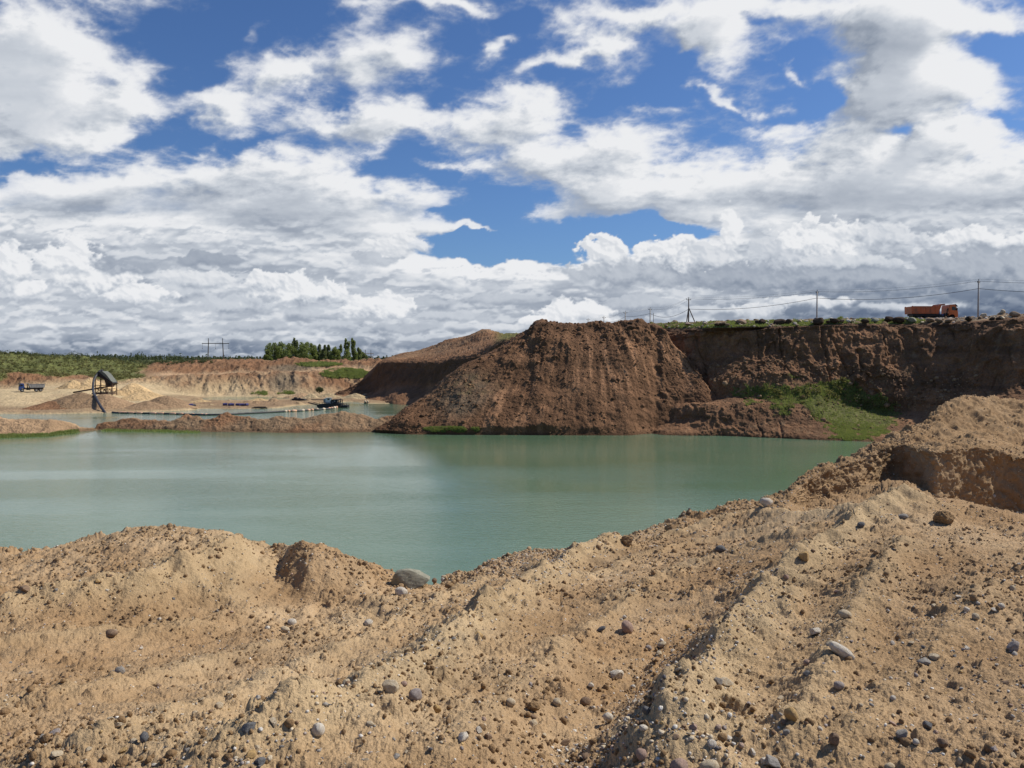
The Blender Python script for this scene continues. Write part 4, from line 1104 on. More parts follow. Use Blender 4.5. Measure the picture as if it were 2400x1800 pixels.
# photo place, width and height in photo pixels, colour, facets, roll, label
NAMED = [
    (965, 1349, 92, 52, 'granite', 14, 4, 'large grey green boulder sitting on the sand crest above the water', 'boulder'),
    (940, 1383, 29, 22, 'white', 2, 0, 'rounded white stone just below the large grey boulder', 'stone'),
    (948, 1363, 26, 9, 'cream', 2, 0, 'flat cream stone tucked against the foot of the large boulder', 'stone'),
    (1017, 1347, 12, 12, 'brown', 5, 0, 'small dark stone touching the right side of the large boulder', 'stone'),
    (1027, 1349, 10, 9, 'white', 2, 0, 'tiny white pebble next to the dark stone by the boulder', 'pebble'),
    (1038, 1350, 14, 9, 'cream', 2, 0, 'cream pebble at the end of the row beside the boulder', 'pebble'),
    (862, 1460, 22, 16, 'white', 4, 20, 'white stone alone on the slope left below the boulder', 'stone'),
    (683, 1455, 22, 15, 'white', 3, 0, 'upper of two white stones in the hollow under the left mound', 'stone'),
    (667, 1476, 22, 12, 'cream', 3, -15, 'lower of two pale stones in the hollow under the left mound', 'stone'),
    (1448, 1580, 36, 28, 'white', 6, 10, 'bright white broken stone in the gully between two sand ridges', 'stone'),
    (1472, 1466, 26, 32, 'pink', 2, 30, 'upright egg shaped reddish brown stone on the middle slope', 'stone'),
    (912, 1608, 40, 34, 'cream', 8, -20, 'angular yellowish stone on the sand ridge beside a lilac stone', 'stone'),
    (972, 1628, 36, 28, 'lilac', 4, 30, 'smooth lilac grey stone right of the angular yellowish stone', 'stone'),
    (945, 1600, 16, 12, 'pink', 4, 0, 'small pinkish stone between the yellowish and lilac stones', 'stone'),
    (1195, 1645, 24, 20, 'cream', 4, 0, 'cream stone with a damp base left of the dark clod', 'stone'),
    (1250, 1655, 34, 26, 'clod', 6, 0, 'round dark brown clod between two cream stones', 'clod'),
    (1305, 1647, 24, 20, 'cream', 6, 0, 'cream stone right of the round dark clod', 'stone'),
    (1372, 1642, 26, 22, 'brown', 5, 0, 'brown stone at the foot of the gully slope', 'stone'),
    (1023, 1658, 18, 24, 'ochre', 8, 10, 'orange ochre stone below the lilac stone', 'stone'),
    (1123, 1708, 17, 18, 'white', 7, 20, 'sharp white flake upright in the lower middle sand', 'stone'),
    (1504, 1764, 26, 28, 'pink', 3, 20, 'rounded pinkish grey stone near the lower edge', 'stone'),
    (1590, 1796, 42, 34, 'pink', 4, 15, 'large pinkish stone cut by the lower picture edge', 'stone'),
    (742, 1710, 33, 30, 'white', 5, 30, 'speckled white stone with dark underside in the lower left sand', 'stone'),
    (336, 1728, 20, 26, 'slate', 5, 0, 'dark grey stone in the damp sand at lower left', 'stone'),
    (280, 1572, 24, 18, 'grey', 2, 0, 'pale grey flat stone pressed into the left slope', 'stone'),
    (1976, 1530, 62, 24, 'white', 0, -32, 'long white finger shaped stone lying tilted on the sand', 'stone'),
    (1981, 1440, 30, 20, 'cream', 2, -20, 'oval cream stone above the long white stone', 'stone'),
    (1912, 1482, 24, 20, 'white', 6, 0, 'chipped white stone left of the oval cream stone', 'stone'),
    (1890, 1552, 18, 16, 'pink', 2, 0, 'round pinkish pebble left of the long white stone', 'pebble'),
    (1962, 1606, 24, 18, 'lilac', 2, 0, 'round grey brown stone below the long white stone', 'stone'),
    (1702, 1598, 36, 18, 'cream', 7, -8, 'wedge shaped cream stone on the edge of the gravel gully', 'stone'),
    (1690, 1285, 26, 16, 'slate', 1, 0, 'smooth blue grey slate pebble on the upper slope', 'pebble'),
    (1795, 1174, 22, 28, 'white', 4, 70, 'pale upright stone on the skyline of the sand slope', 'stone'),
    (1856, 1672, 32, 34, 'ochre', 6, 10, 'blocky tan stone with a damp shaded face near the lower right', 'stone'),
    (1664, 1796, 46, 30, 'cream', 3, 10, 'big cream stone at the lower edge beside a grey wedge', 'stone'),
    (1812, 1792, 50, 26, 'grey', 8, -30, 'grey wedge shaped stone at the lower edge', 'stone'),
    (1670, 1744, 22, 18, 'white', 3, 0, 'white pebble among gravel above the big cream stone', 'pebble'),
    (1766, 1758, 15, 18, 'white', 6, 30, 'small bright white chip right of the gravel patch', 'pebble'),
    (2117, 1207, 24, 12, 'grey', 5, 0, 'pale grey stone on the crest of the near right hump', 'stone'),
    (2016, 1229, 18, 12, 'slate', 2, 20, 'dark blue pebble near the crest of the right hump', 'pebble'),
    (2218, 1214, 46, 36, 'clod', 8, 0, 'large pointed sand clod on the right hump', 'clod'),
    (2266, 1426, 14, 14, 'white', 6, 0, 'tiny bright white chip on the right slope', 'pebble'),
    (2286, 1444, 18, 16, 'cream', 2, 0, 'round cream pebble below the tiny white chip', 'pebble'),
    (2347, 1418, 15, 13, 'white', 2, 0, 'round white pebble close to the right picture edge', 'pebble'),
    (2091, 1635, 13, 12, 'white', 4, 0, 'lone white pebble in the smooth sand at lower right', 'pebble'),
    (2113, 1715, 28, 24, 'grey', 8, 30, 'pointed grey stone in the lower right sand', 'stone'),
    (2147, 1737, 15, 15, 'white', 2, -40, 'oval white pebble below the pointed grey stone', 'pebble'),
    (2086, 1792, 24, 16, 'cream', 2, 0, 'smooth cream stone at the lower edge on the right', 'stone'),
    (1954, 1730, 26, 32, 'brown', 9, 10, 'pointed dark brown stone in the lower right sand', 'stone'),
    (2208, 1742, 24, 28, 'brown', 8, 0, 'rust brown stone right of the oval white pebble', 'stone'),
    (2175, 1700, 22, 22, 'slate', 6, 30, 'slate grey stone on the lower right slope', 'stone'),
    (2376, 1512, 30, 24, 'lilac', 7, 30, 'lilac grey angular stone near the right edge', 'stone'),
    (258, 1485, 30, 18, 'brown', 5, 0, 'dark brown lump beside a white pebble on the left slope', 'stone'),
    (268, 1481, 12, 9, 'white', 3, 0, 'white pebble leaning on the dark brown lump', 'pebble'),
    (1409, 1472, 10, 22, 'slate', 3, -60, 'thin blue black stone splinter standing in the middle slope', 'stone'),
    (1463, 1445, 10, 8, 'white', 3, 0, 'white chip just left above the egg shaped brown stone', 'pebble'),
    (54, 1382, 22, 16, 'brown', 6, 0, 'dark reddish stone on the far left slope', 'stone'),
    (1886, 1300, 26, 22, 'ochre', 8, 0, 'yellow brown angular stone on the dividing ridge', 'stone'),
    (1120, 1490, 24, 22, 'ochre', 7, 0, 'yellow brown stone on the middle sand ridge', 'stone'),
    (1052, 1370, 22, 12, 'clod', 5, 0, 'dark hollowed clod right below the boulder', 'clod'),
    (1470, 1262, 30, 24, 'clod', 8, 0, 'brown lump on the crest line right of centre', 'clod'),
    (1580, 1240, 50, 26, 'clod', 9, 0, 'long brown lump high on the crest line', 'clod'),
    (1612, 1470, 14, 12, 'ochre', 3, 0, 'small yellow pebble in the right gully', 'pebble'),
    (1552, 1510, 22, 12, 'cream', 5, 20, 'cream chip beside the right gully', 'pebble'),
    (1519, 1516, 16, 13, 'lilac', 3, 0, 'bluish pebble beside the cream chip', 'pebble'),
    (1380, 1601, 16, 12, 'white', 6, 0, 'white chip left below the bright white broken stone', 'pebble'),
    (1425, 1680, 24, 20, 'white', 4, 0, 'white pebble in the gravel band at lower centre', 'pebble'),
    (1515, 1662, 22, 22, 'slate', 6, 0, 'dark stone above the gravel band at lower centre', 'stone'),
    (2330, 1160, 12, 10, 'white', 3, 0, 'white pebble at the foot of the dark mound face', 'pebble'),
    (2295, 985, 12, 10, 'cream', 3, 0, 'cream pebble set in the top of the right mound', 'pebble'),
]
K_PX = 1.0 / F_PX
def set_rock(o, px, py, w, h, roll, sink=0.35, elong=1.0, up=None):
    p, n, k = surface_point(px, py + h * 0.38)
    d = p.y / math.cos(PITCH)
    W = w * d * K_PX / 2; H = h * d * K_PX / 2
    o.scale = (W, (W + H) / 2 * elong, H)
    o.rotation_euler = (0, R(roll * (-1)), R(random.uniform(-12, 12)))
    o.location = p + Vector((0, 0.25 * W, H * (1 - sink)))
    return o
for i, (px, py, w, h, c, fac, roll, lab, cat) in enumerate(NAMED):
    big = w > 40
    v = rock_verts(5 if w > 80 else 4 if big else 3, 300 + i, fac, 0.52 if fac > 5 else 0.76, 0.22, 0.05 if c not in ('clod',) else 0.34)
    if w == 62: vv = v[0].copy(); vv[:, 0] = np.sign(vv[:, 0]) * np.abs(vv[:, 0]) ** 0.75; v = (vv, v[1])
    if w == 92:   # the boulder has one ridge rising to a blunt top left of centre
        vv = v[0].copy(); vv[:, 2] = vv[:, 2] * (1 - 0.42 * np.clip(np.abs(vv[:, 0] + 0.05), 0, 1) ** 1.2 * (vv[:, 2] > 0)); v = (vv, v[1])
    o = rock_obj('sand_clod' if cat == 'clod' else cat, v, ST[c], fac >= 6 and w < 60); COL.objects.link(o)
    sc_px = 1.0
    if roll and w != h:   # width and height are those seen: undo the tilt for long stones
        sc_px = 1.0
    if w == 62: set_rock(o, px, py, 70, 26, roll, 0.2, 0.55)
    else: set_rock(o, px, py, w * 1.05, h * 1.1, roll, 0.42)
    tag(o, lab, cat)

# loose pebbles one could count: copies of a few stones
PEB_KINDS = [('white', 0.27), ('cream', 0.27), ('brown', 0.12), ('grey', 0.12), ('lilac', 0.07), ('slate', 0.05), ('pink', 0.06), ('ochre', 0.05)]
PEB_LAB = {'white': 'small white pebble half sunk in the foreground sand', 'cream': 'small cream pebble half sunk in the foreground sand', 'brown': 'small dark brown pebble half sunk in the foreground sand',
           'grey': 'small grey pebble half sunk in the foreground sand', 'lilac': 'small lilac grey pebble half sunk in the foreground sand', 'slate': 'small blue black pebble half sunk in the foreground sand',
           'pink': 'small pinkish pebble half sunk in the foreground sand', 'ochre': 'small yellow ochre pebble half sunk in the foreground sand'}
protos = {}
for c, _ in PEB_KINDS:
    protos[c] = [rock_obj('pebble', rock_verts(3, 500 + 7 * j + len(protos) * 31, (3, 7, 10, 14)[j], 0.52, 0.35, 0.05), ST[c], j > 0) for j in range(4)]
kinds = [k for k, _ in PEB_KINDS]; wts = np.array([w for _, w in PEB_KINDS]); wts /= wts.sum()
placed = [(a, b) for a, b, *_ in NAMED]
cnt = 0; tries = 0
SILX = [0, 200, 380, 520, 640, 720, 830, 930, 1050, 1200, 1400, 1600, 1750, 1840, 1900, 2050, 2100, 2200, 2290, 2400]
SILY = [1292, 1262, 1232, 1252, 1288, 1268, 1300, 1345, 1352, 1305, 1278, 1215, 1180, 1160, 1107, 1040, 1018, 955, 922, 942]
while cnt < 215 and tries < 4000:
    tries += 1
    px = random.uniform(5, 2395); py = random.uniform(1200, 1795) if random.random() < 0.75 else random.uniform(1500, 1795)
    if py < np.interp(px, SILX, SILY) + 18: continue
    if any(abs(px - a) < 16 and abs(py - b) < 13 for a, b in placed): continue
    gully = abs((px - 1560) + (py - 1600) * 0.9) < 160
    if px < 900 and random.random() < 0.25: continue
    c = str(rng.choice(kinds, p=wts))
    src = random.choice(protos[c])
    o = src.copy(); COL.objects.link(o)
    p, n, k = surface_point(px, py)
    s = min(0.032, max(0.010, random.lognormvariate(math.log(0.0145), 0.34)))
    s *= 1.25 if py < 1400 else 1.0
    o.scale = (s * random.uniform(0.85, 1.3), s * random.uniform(0.8, 1.2), s * random.uniform(0.45, 0.9))
    o.rotation_euler = (random.uniform(-0.5, 0.5), random.uniform(-0.5, 0.5), random.uniform(0, 6.28))
    o.location = p + Vector((0, 0, s * 0.12))
    tag(o, PEB_LAB[c], 'pebble', c + ' pebbles scattered over the foreground sand')
    placed.append((px, py)); cnt += 1

def scatter_mesh(name, pos, size, colors, sub, seed, mat, label, cat='gravel', kind='stuff', squash=(0.5, 0.95), nvar=12, facets=5):
    """one mesh of countless small stones"""
    g = np.random.default_rng(seed)
    var = [rock_verts(sub, seed * 50 + i, facets, 0.66, 0.22) for i in range(nvar)]
    nv = len(var[0][0]); f = var[0][1]; n = len(pos)
    V = np.zeros((n, nv, 3)); pick = g.integers(0, nvar, n)
    VV = np.array([v[0] for v in var])[pick]
    th = g.random(n) * 6.283; ph = (g.random(n) - 0.5) * 1.2
    sx = size * (0.8 + 0.5 * g.random(n)); sy = size * (0.75 + 0.4 * g.random(n)); sz = size * (squash[0] + (squash[1] - squash[0]) * g.random(n))
    VV = VV * np.stack([sx, sy, sz], -1)[:, None]
    c, s = np.cos(ph)[:, None], np.sin(ph)[:, None]
    x, y, z = VV[..., 0], VV[..., 1], VV[..., 2]
    x, z = x * c - z * s, x * s + z * c
    c, s = np.cos(th)[:, None], np.sin(th)[:, None]
    x, y = x * c - y * s, x * s + y * c
    V = np.stack([x, y, z], -1) + pos[:, None]
    F = (f[None] + (np.arange(n) * nv)[:, None, None]).reshape(-1, 3)
    me = bpy.data.meshes.new(name)
    me.vertices.add(n * nv); me.vertices.foreach_set('co', V.reshape(-1).astype(np.float32))
    me.loops.add(F.size); me.loops.foreach_set('vertex_index', F.reshape(-1).astype(np.int32))
    me.polygons.add(len(F)); me.polygons.foreach_set('loop_start', np.arange(0, F.size, 3, dtype=np.int32))
    me.update(calc_edges=True)
    me.polygons.foreach_set('use_smooth', np.ones(len(F), bool))
    add_col(me, np.repeat(colors, nv, axis=0))
    me.materials.append(mat)
    o = bpy.data.objects.new(name, me); COL.objects.link(o)
    return tag(o, label, cat, None, kind)
M_GRAVEL = earth_mat('gravel_mix', 14, 90, 0.18, 0.2, [(60, 0.01)], rough=0.85)
PAL = np.array([[.60, .56, .49], [.54, .45, .32], [.32, .29, .25], [.14, .13, .13], [.24, .15, .09], [.40, .29, .22], [.48, .33, .15], [.35, .30, .27]])
def fg_scatter(n, seed, w_fn, smin, smax, pal_p):
    g = np.random.default_rng(seed)
    ok = FGM & (FG_PX > -700) & (FG_PX < 3200) & (FG_PY < 1900)
    idx = np.flatnonzero(ok)
    w = w_fn(FG_PX.flat[idx], FG_PY.flat[idx], FG.reshape(-1, 3)[idx]); w = np.clip(w, 0, None); w = w / w.sum()
    pick = g.choice(idx, n, p=w)
    p = FG.reshape(-1, 3)[pick].copy(); p[:, :2] += g.normal(size=(n, 2)) * 0.004
    s = np.clip(np.exp(g.normal(math.log(smin * 1.6), 0.45, n)), smin, smax)
    s = s * np.clip(p[:, 1] / 6.5, 1, 2.2)
    p[:, 2] += s * 0.25
    c = PAL[g.choice(len(PAL), n, p=pal_p)] * (0.8 + 0.4 * g.random((n, 1)))
    return p, s, c
pp = np.array([.22, .22, .12, .08, .16, .07, .06, .07]); pp /= pp.sum()
def w_all(px, py, P):
    nz = fbm(P, 1.4, 4, 0.6, 401)
    return (0.25 + sstep(-0.2, 0.3, nz)) * (0.5 + 0.5 * sstep(600, 1500, px)) * np.clip(P[:, 1] / 5, 0.6, 2.0)
p, s_, c_ = fg_scatter(23000, 31, w_all, 0.0030, 0.010, pp)
scatter_mesh('gravel', p, s_, c_, 1, 61, M_GRAVEL, 'fine mixed gravel strewn over the foreground sand')
def w_gul(px, py, P):
    a = np.exp(-((px - (1560 - (py - 1600) * 0.95) + 40 * np.sin(py / 40)) / 85) ** 2) * (py > 1330)
    b = np.exp(-((px - (1000 - (py - 1500) * 1.55)) / 80) ** 2) * 0.5
    return a + b + 0.8 * np.exp(-((px - 1640) / 130) ** 2 - ((py - 1760) / 90) ** 2)
p, s_, c_ = fg_scatter(5600, 33, w_gul, 0.0036, 0.016, pp)
scatter_mesh('gravel', p, s_, c_, 1, 67, M_GRAVEL, 'band of coarser gravel gathered in the gullies between the sand ridges')
# crumbs of damp sand
def w_clod(px, py, P):
    nz = fbm(P, 0.9, 4, 0.6, 411)
    return (0.15 + sstep(-0.15, 0.3, nz)) * np.clip(P[:, 1] / 5, 0.6, 2.2)
g_ = np.random.default_rng(35)
p, s_, _ = fg_scatter(27000, 35, w_clod, 0.0045, 0.024, pp)
ccol = lerp(SAND_D * 0.80, SAND * 0.98, g_.random(len(p)))
scatter_mesh('sand_crumbs', p, s_, ccol, 2, 71, M_SAND, 'crumbs and small clods of damp sand lying on the bank', cat='sand crumbs', squash=(0.7, 1.2), facets=8)

# ================================================================== sand stockpiles on the far shore
FPV = FP.reshape(-1, 3)
def far_z(x, y, P=FPV):
    k = np.argmin((P[:, 0] - x) ** 2 + (P[:, 1] - y) ** 2); return float(P[k, 2])
HEAPS = [
    (188, 177, 8.5, 7.5, 3.3, TAN * 0.85, 'grey brown sand mound on the shore left of the black hose'),
    (246, 176, 7.5, 7.0, 2.9, TAN * 1.0, 'brown sand mound on the shore where the black hose comes down'),
    (120, 172, 7.0, 5.0, 1.5, BROWN_R * 0.95, 'low dark brown bank at the water left of the mounds'),
    (388, 180, 7.0, 6.0, 2.2, TAN * 0.9, 'grey brown sand mound right of the pale stockpiles'),
    (345, 176, 6.0, 5.0, 1.3, TAN * 0.95, 'low brown mound in front of the pale stockpiles'),
    (212, 216, 6.6, 5.0, 3.2, SAND_Y * 1.05, 'pale yellow sand stockpile just behind the screening plant'),
    (170, 214, 4.2, 4.0, 2.6, SAND_Y, 'flat topped pale sand stockpile left of the screening plant'),
    (311, 211, 7.2, 5.5, 3.6, SAND_Y * 1.05, 'tall pale yellow sand stockpile right of the screening plant'),
    (340, 198, 8.2, 5.0, 2.2, SAND_Y * 1.1, 'low bright sand stockpile in front of the tall one'),
    (276, 207, 3.6, 3.0, 1.6, SAND_Y * 0.9, 'small pale sand pile between plant and tall stockpile'),
    (470, 196, 4.0, 2.5, 0.8, SAND_Y, 'small pale sand pile beside the blue drums'),
    (605, 205, 4.4, 2.5, 0.8, SAND_Y * 0.95, 'low pale sand pile behind the blue drums'),
    (728, 222, 3.4, 2.5, 1.5, SAND_P, 'rounded sand pile on the bar behind the dredger'),
    (706, 232, 6.0, 3.0, 1.5, TAN * 1.3, 'long tan sand pile left behind the dredger'),
    (832, 221, 4.6, 2.8, 1.4, SAND_P * 0.95, 'sand pile on the bar right of the dredger'),
    (770, 226, 5.0, 3.0, 1.3, SAND_P * 0.9, 'sand pile hidden partly by the white dredger cabin'),
]
for i, (px, d, rx, ry, h, c, lab) in enumerate(HEAPS):
    x = (px - 1200) / F_PX * d
    o = cone_heap('sand_heap', x, d, far_z(x, d) - 0.25, rx, ry, h + 0.25, c, M_FAR, 600 + i * 5, 120, 0.85 if rx < 7 else 1.1, 0.07, col2=np.asarray(c) * 0.82)
    tag(o, lab, 'sand heap')

# ================================================================== paints
P_ORANGE = paint('orange_paint', (0.52, 0.120, 0.028), 0.45, 0, (0.22, 0.09, 0.04), 1.4, 0.75)
P_ORANGE_C = paint('orange_cab_paint', (0.62, 0.15, 0.025), 0.4, 0, (0.3, 0.12, 0.05), 1.6, 0.5)
P_BLACK = paint('black_steel', (0.018, 0.019, 0.022), 0.6, 0.2, (0.05, 0.04, 0.035), 1.5, 0.6)
P_RUBBER = paint('rubber', (0.02, 0.02, 0.02), 0.9, 0, (0.10, 0.075, 0.05), 3.0, 0.7)
P_BLUE = paint('blue_paint', (0.02, 0.06, 0.22), 0.5, 0, (0.05, 0.06, 0.12), 1.5, 0.5)
P_BLUEPL = paint('blue_plastic', (0.035, 0.035, 0.15), 0.5, 0, (0.07, 0.05, 0.11), 2.0, 0.5)
P_GREY = paint('grey_steel', (0.33, 0.34, 0.33), 0.55, 0.2, (0.22, 0.19, 0.16), 1.5, 0.6)
P_WHITE = paint('white_cabin_paint', (0.78, 0.77, 0.73), 0.5, 0, (0.45, 0.40, 0.34), 1.5, 0.4)
P_RUST = paint('rusty_steel', (0.060, 0.032, 0.024), 0.8, 0.1, (0.13, 0.07, 0.04), 1.6, 0.6)
P_TARP = paint('grey_screen_cover', (0.13, 0.14, 0.12), 0.8, 0, (0.09, 0.085, 0.07), 1.2, 0.6)
P_CONC = paint('pole_concrete', (0.40, 0.37, 0.33), 0.9, 0, (0.25, 0.22, 0.19), 1.2, 0.5)
P_WOOD = paint('weathered_timber', (0.085, 0.06, 0.045), 0.9, 0, (0.14, 0.11, 0.085), 2.0, 0.6)
P_FLOAT = paint('faded_orange_float', (0.72, 0.38, 0.22), 0.6, 0, (0.60, 0.45, 0.33), 2.5, 0.8)
P_FLOATW = paint('bleached_float', (0.66, 0.54, 0.40), 0.6, 0, (0.5, 0.33, 0.22), 2.5, 0.6)
P_HOSE = paint('hose_rubber', (0.030, 0.030, 0.036), 0.6, 0, (0.09, 0.085, 0.08), 1.0, 0.6)
P_GLASS = paint('dark_window_glass', (0.015, 0.02, 0.025), 0.1)
P_INS = paint('insulator', (0.10, 0.08, 0.07), 0.3)
P_LIGHT = paint('lamp_glass', (0.7, 0.7, 0.66), 0.2)

# ================================================================== dump trucks
def dump_truck(label, loc, rz, cab_m, body_m, scale, wide_body=False):
    t = thing('dump_truck', label, 'dump truck', loc, rz, None, scale)
    # nose towards +x, length 7.8, ground at z 0
    f = MB(); f.bar((-3.6, -0.42, 0.98), (3.3, -0.42, 0.98), 0.12, 0.28); f.bar((-3.6, 0.42, 0.98), (3.3, 0.42, 0.98), 0.12, 0.28)
    for x in (-3.4, -2.2, -0.9, 0.4, 1.6): f.box((x, 0, 0.98), (0.12, 0.80, 0.2))
    f.box((0.95, -0.95, 0.85), (0.95, 0.5, 0.55)); f.box((0.85, 0.95, 0.85), (0.7, 0.5, 0.5)); f.box((-3.62, 0, 0.75), (0.10, 2.2, 0.14))
    f.box((-1.35, 0, 1.25), (4.6, 1.9, 0.36)); f.box((-2.1, 0, 0.75), (2.2, 1.1, 0.5))
    f.build('chassis', P_BLACK, t, 0.02)
    cabp = [(2.25, 1.02), (2.25, 2.55), (2.38, 2.92), (3.28, 2.95), (3.50, 2.55), (3.74, 1.85), (3.80, 1.45), (3.80, 0.62), (3.38, 0.62), (3.30, 1.0), (3.08, 1.25), (2.75, 1.32), (2.45, 1.2)]
    cab = MB().prism(cabp, -1.2, 1.2).build('cab', cab_m, t, 0.03)
    w = MB()
    for y in (-1.215, 1.215): w.prism([(2.75, 1.98), (2.72, 2.55), (3.18, 2.58), (3.42, 2.2), (3.50, 1.98)], y - 0.01, y + 0.01)
    w.build('side_window', P_GLASS, cab)
    MB()._add([(3.545, -1.08, 2.52), (3.545, 1.08, 2.52), (3.765, 1.08, 1.90), (3.765, -1.08, 1.90)], [(0, 1, 2, 3)]).build('windscreen', P_GLASS, cab)
    MB().prism([(3.22, 2.98), (3.40, 3.02), (3.78, 2.66), (3.72, 2.60)], -1.15, 1.15).build('sun_visor', P_BLACK, cab)
    for y in (-0.85, 0.85): MB().box((3.81, y, 0.95), (0.05, 0.3, 0.18)).build('headlight', P_LIGHT, cab, 0.01)
    m = MB(); 
    for y in (-1.36, 1.36): m.box((3.52, y, 2.15), (0.08, 0.2, 0.42)); m.bar((3.45, y * 0.9, 2.4), (3.52, y, 2.3), 0.04)
    m.build('mirror', P_BLACK, cab)
    MB().box((3.78, 0, 0.62), (0.16, 2.3, 0.24)).build('bumper', cab_m, t, 0.03)
    b = MB()
    prof = [(-3.95, 1.45), (-4.02, 2.62), (-3.84, 2.72), (-3.70, 2.60), (0.42, 2.60), (0.85, 3.02), (1.55, 3.02), (1.55, 2.86), (1.32, 2.80), (0.62, 1.45)]
    outer = [(-3.95, 1.45), (-4.02, 2.62), (-3.84, 2.74), (-3.70, 2.60), (0.42, 2.60), (0.85, 3.02), (1.05, 3.02), (0.50, 1.42)]
    for y in (-1.22, 1.16): b.prism(outer, y, y + 0.06)
    b.box((-1.75, 0, 1.46), (4.4, 2.3, 0.08)); 
    b.prism([(0.42, 1.42), (0.52, 1.42), (1.12, 2.98), (1.02, 2.98)], -1.16, 1.16)
    b.prism([(0.98, 2.94), (0.98, 3.03), (1.60, 3.03), (1.60, 2.84), (1.52, 2.84), (1.52, 2.94)], -1.2, 1.2)
    b.prism([(-3.95, 1.45), (-4.02, 2.62), (-3.95, 2.62), (-3.87, 1.45)], -1.16, 1.16)
    for x in (-3.2, -2.4, -1.6, -0.8, 0.0): 
        for y in (-1.245, 1.245): b.box((x, y, 2.03), (0.09, 0.05, 1.05))
    for y in (-1.25, 1.25): b.bar((-3.9, y, 2.62), (0.45, y, 2.62), 0.07, 0.09); b.bar((-3.9, y, 1.47), (0.5, y, 1.47), 0.07, 0.1)
    b.build('dump_body', body_m, t, 0.008)
    h = MB(); h.tube([(1.22, 0, 0.95), (1.25, 0, 2.8)], 0.12, 12); h.bar((1.0, -0.5, 1.0), (1.15, -0.3, 2.6), 0.07)
    h.box((1.5, 0, 1.2), (0.3, 1.5, 0.35)); h.build('hydraulic_ram', P_BLUE if not wide_body else P_BLACK, t)
    e = MB(); e.tube([(2.05, -0.95, 0.9), (2.05, -0.95, 1.9), (2.2, -0.95, 2.3)], 0.08, 10); e.box((1.95, -0.7, 1.25), (0.4, 0.5, 0.5)); e.bar((1.8, -0.9, 1.0), (2.2, -0.9, 2.0), 0.07)
    e.build('exhaust', P_BLACK, t)
    for x in (-2.75, -1.42): 
        for y in (-0.88, 0.88):
            wl = MB().wheel(x, y, 0.53, 0.53, 0.56).build('tyre', P_RUBBER, t, smooth=False)
            MB().tube([(x, y - 0.26, 0.53), (x, y + 0.26, 0.53)], 0.29, 18).build('rim', P_GREY, wl)
    for y in (-1.0, 1.0):
        wl = MB().wheel(2.85, y, 0.53, 0.53, 0.32).build('tyre', P_RUBBER, t)
        MB().tube([(2.85, y - 0.15, 0.53), (2.85, y + 0.15, 0.53)], 0.29, 18).build('rim', P_GREY, wl)
    g = MB()
    for y in (-0.9, 0.9): g.prism([(2.2, 0.95), (2.3, 1.22), (2.75, 1.36), (3.1, 1.28), (3.35, 1.0), (3.30, 1.0), (3.07, 1.22), (2.75, 1.29), (2.36, 1.16), (2.26, 0.95)], y - 0.25, y + 0.25)
    g.build('mudguard', P_BLACK, t)
    return t
CLV = CL.reshape(-1, 3)
def cliff_z(x, y): 
    return far_z(x, y, CLV)
tx, ty, tz = ray_point(2182, 750, 134.5)
dump_truck('orange dump truck with a long tipping body parked on the cliff top', (tx + 0.1, ty, CAM_Z - (756 - 843) / F_PX * ty), 0.0, P_ORANGE_C, P_ORANGE, 1.0)
bp_ = FPV[Finder(FP, 3.0)(82, 916)]
dump_truck('blue dump truck with a grey tipping body at the foot of the left slope', (bp_[0], bp_[1] - 1.5, bp_[2] + 0.05), R(180 + 38), P_BLUE, P_GREY, 0.72, True)

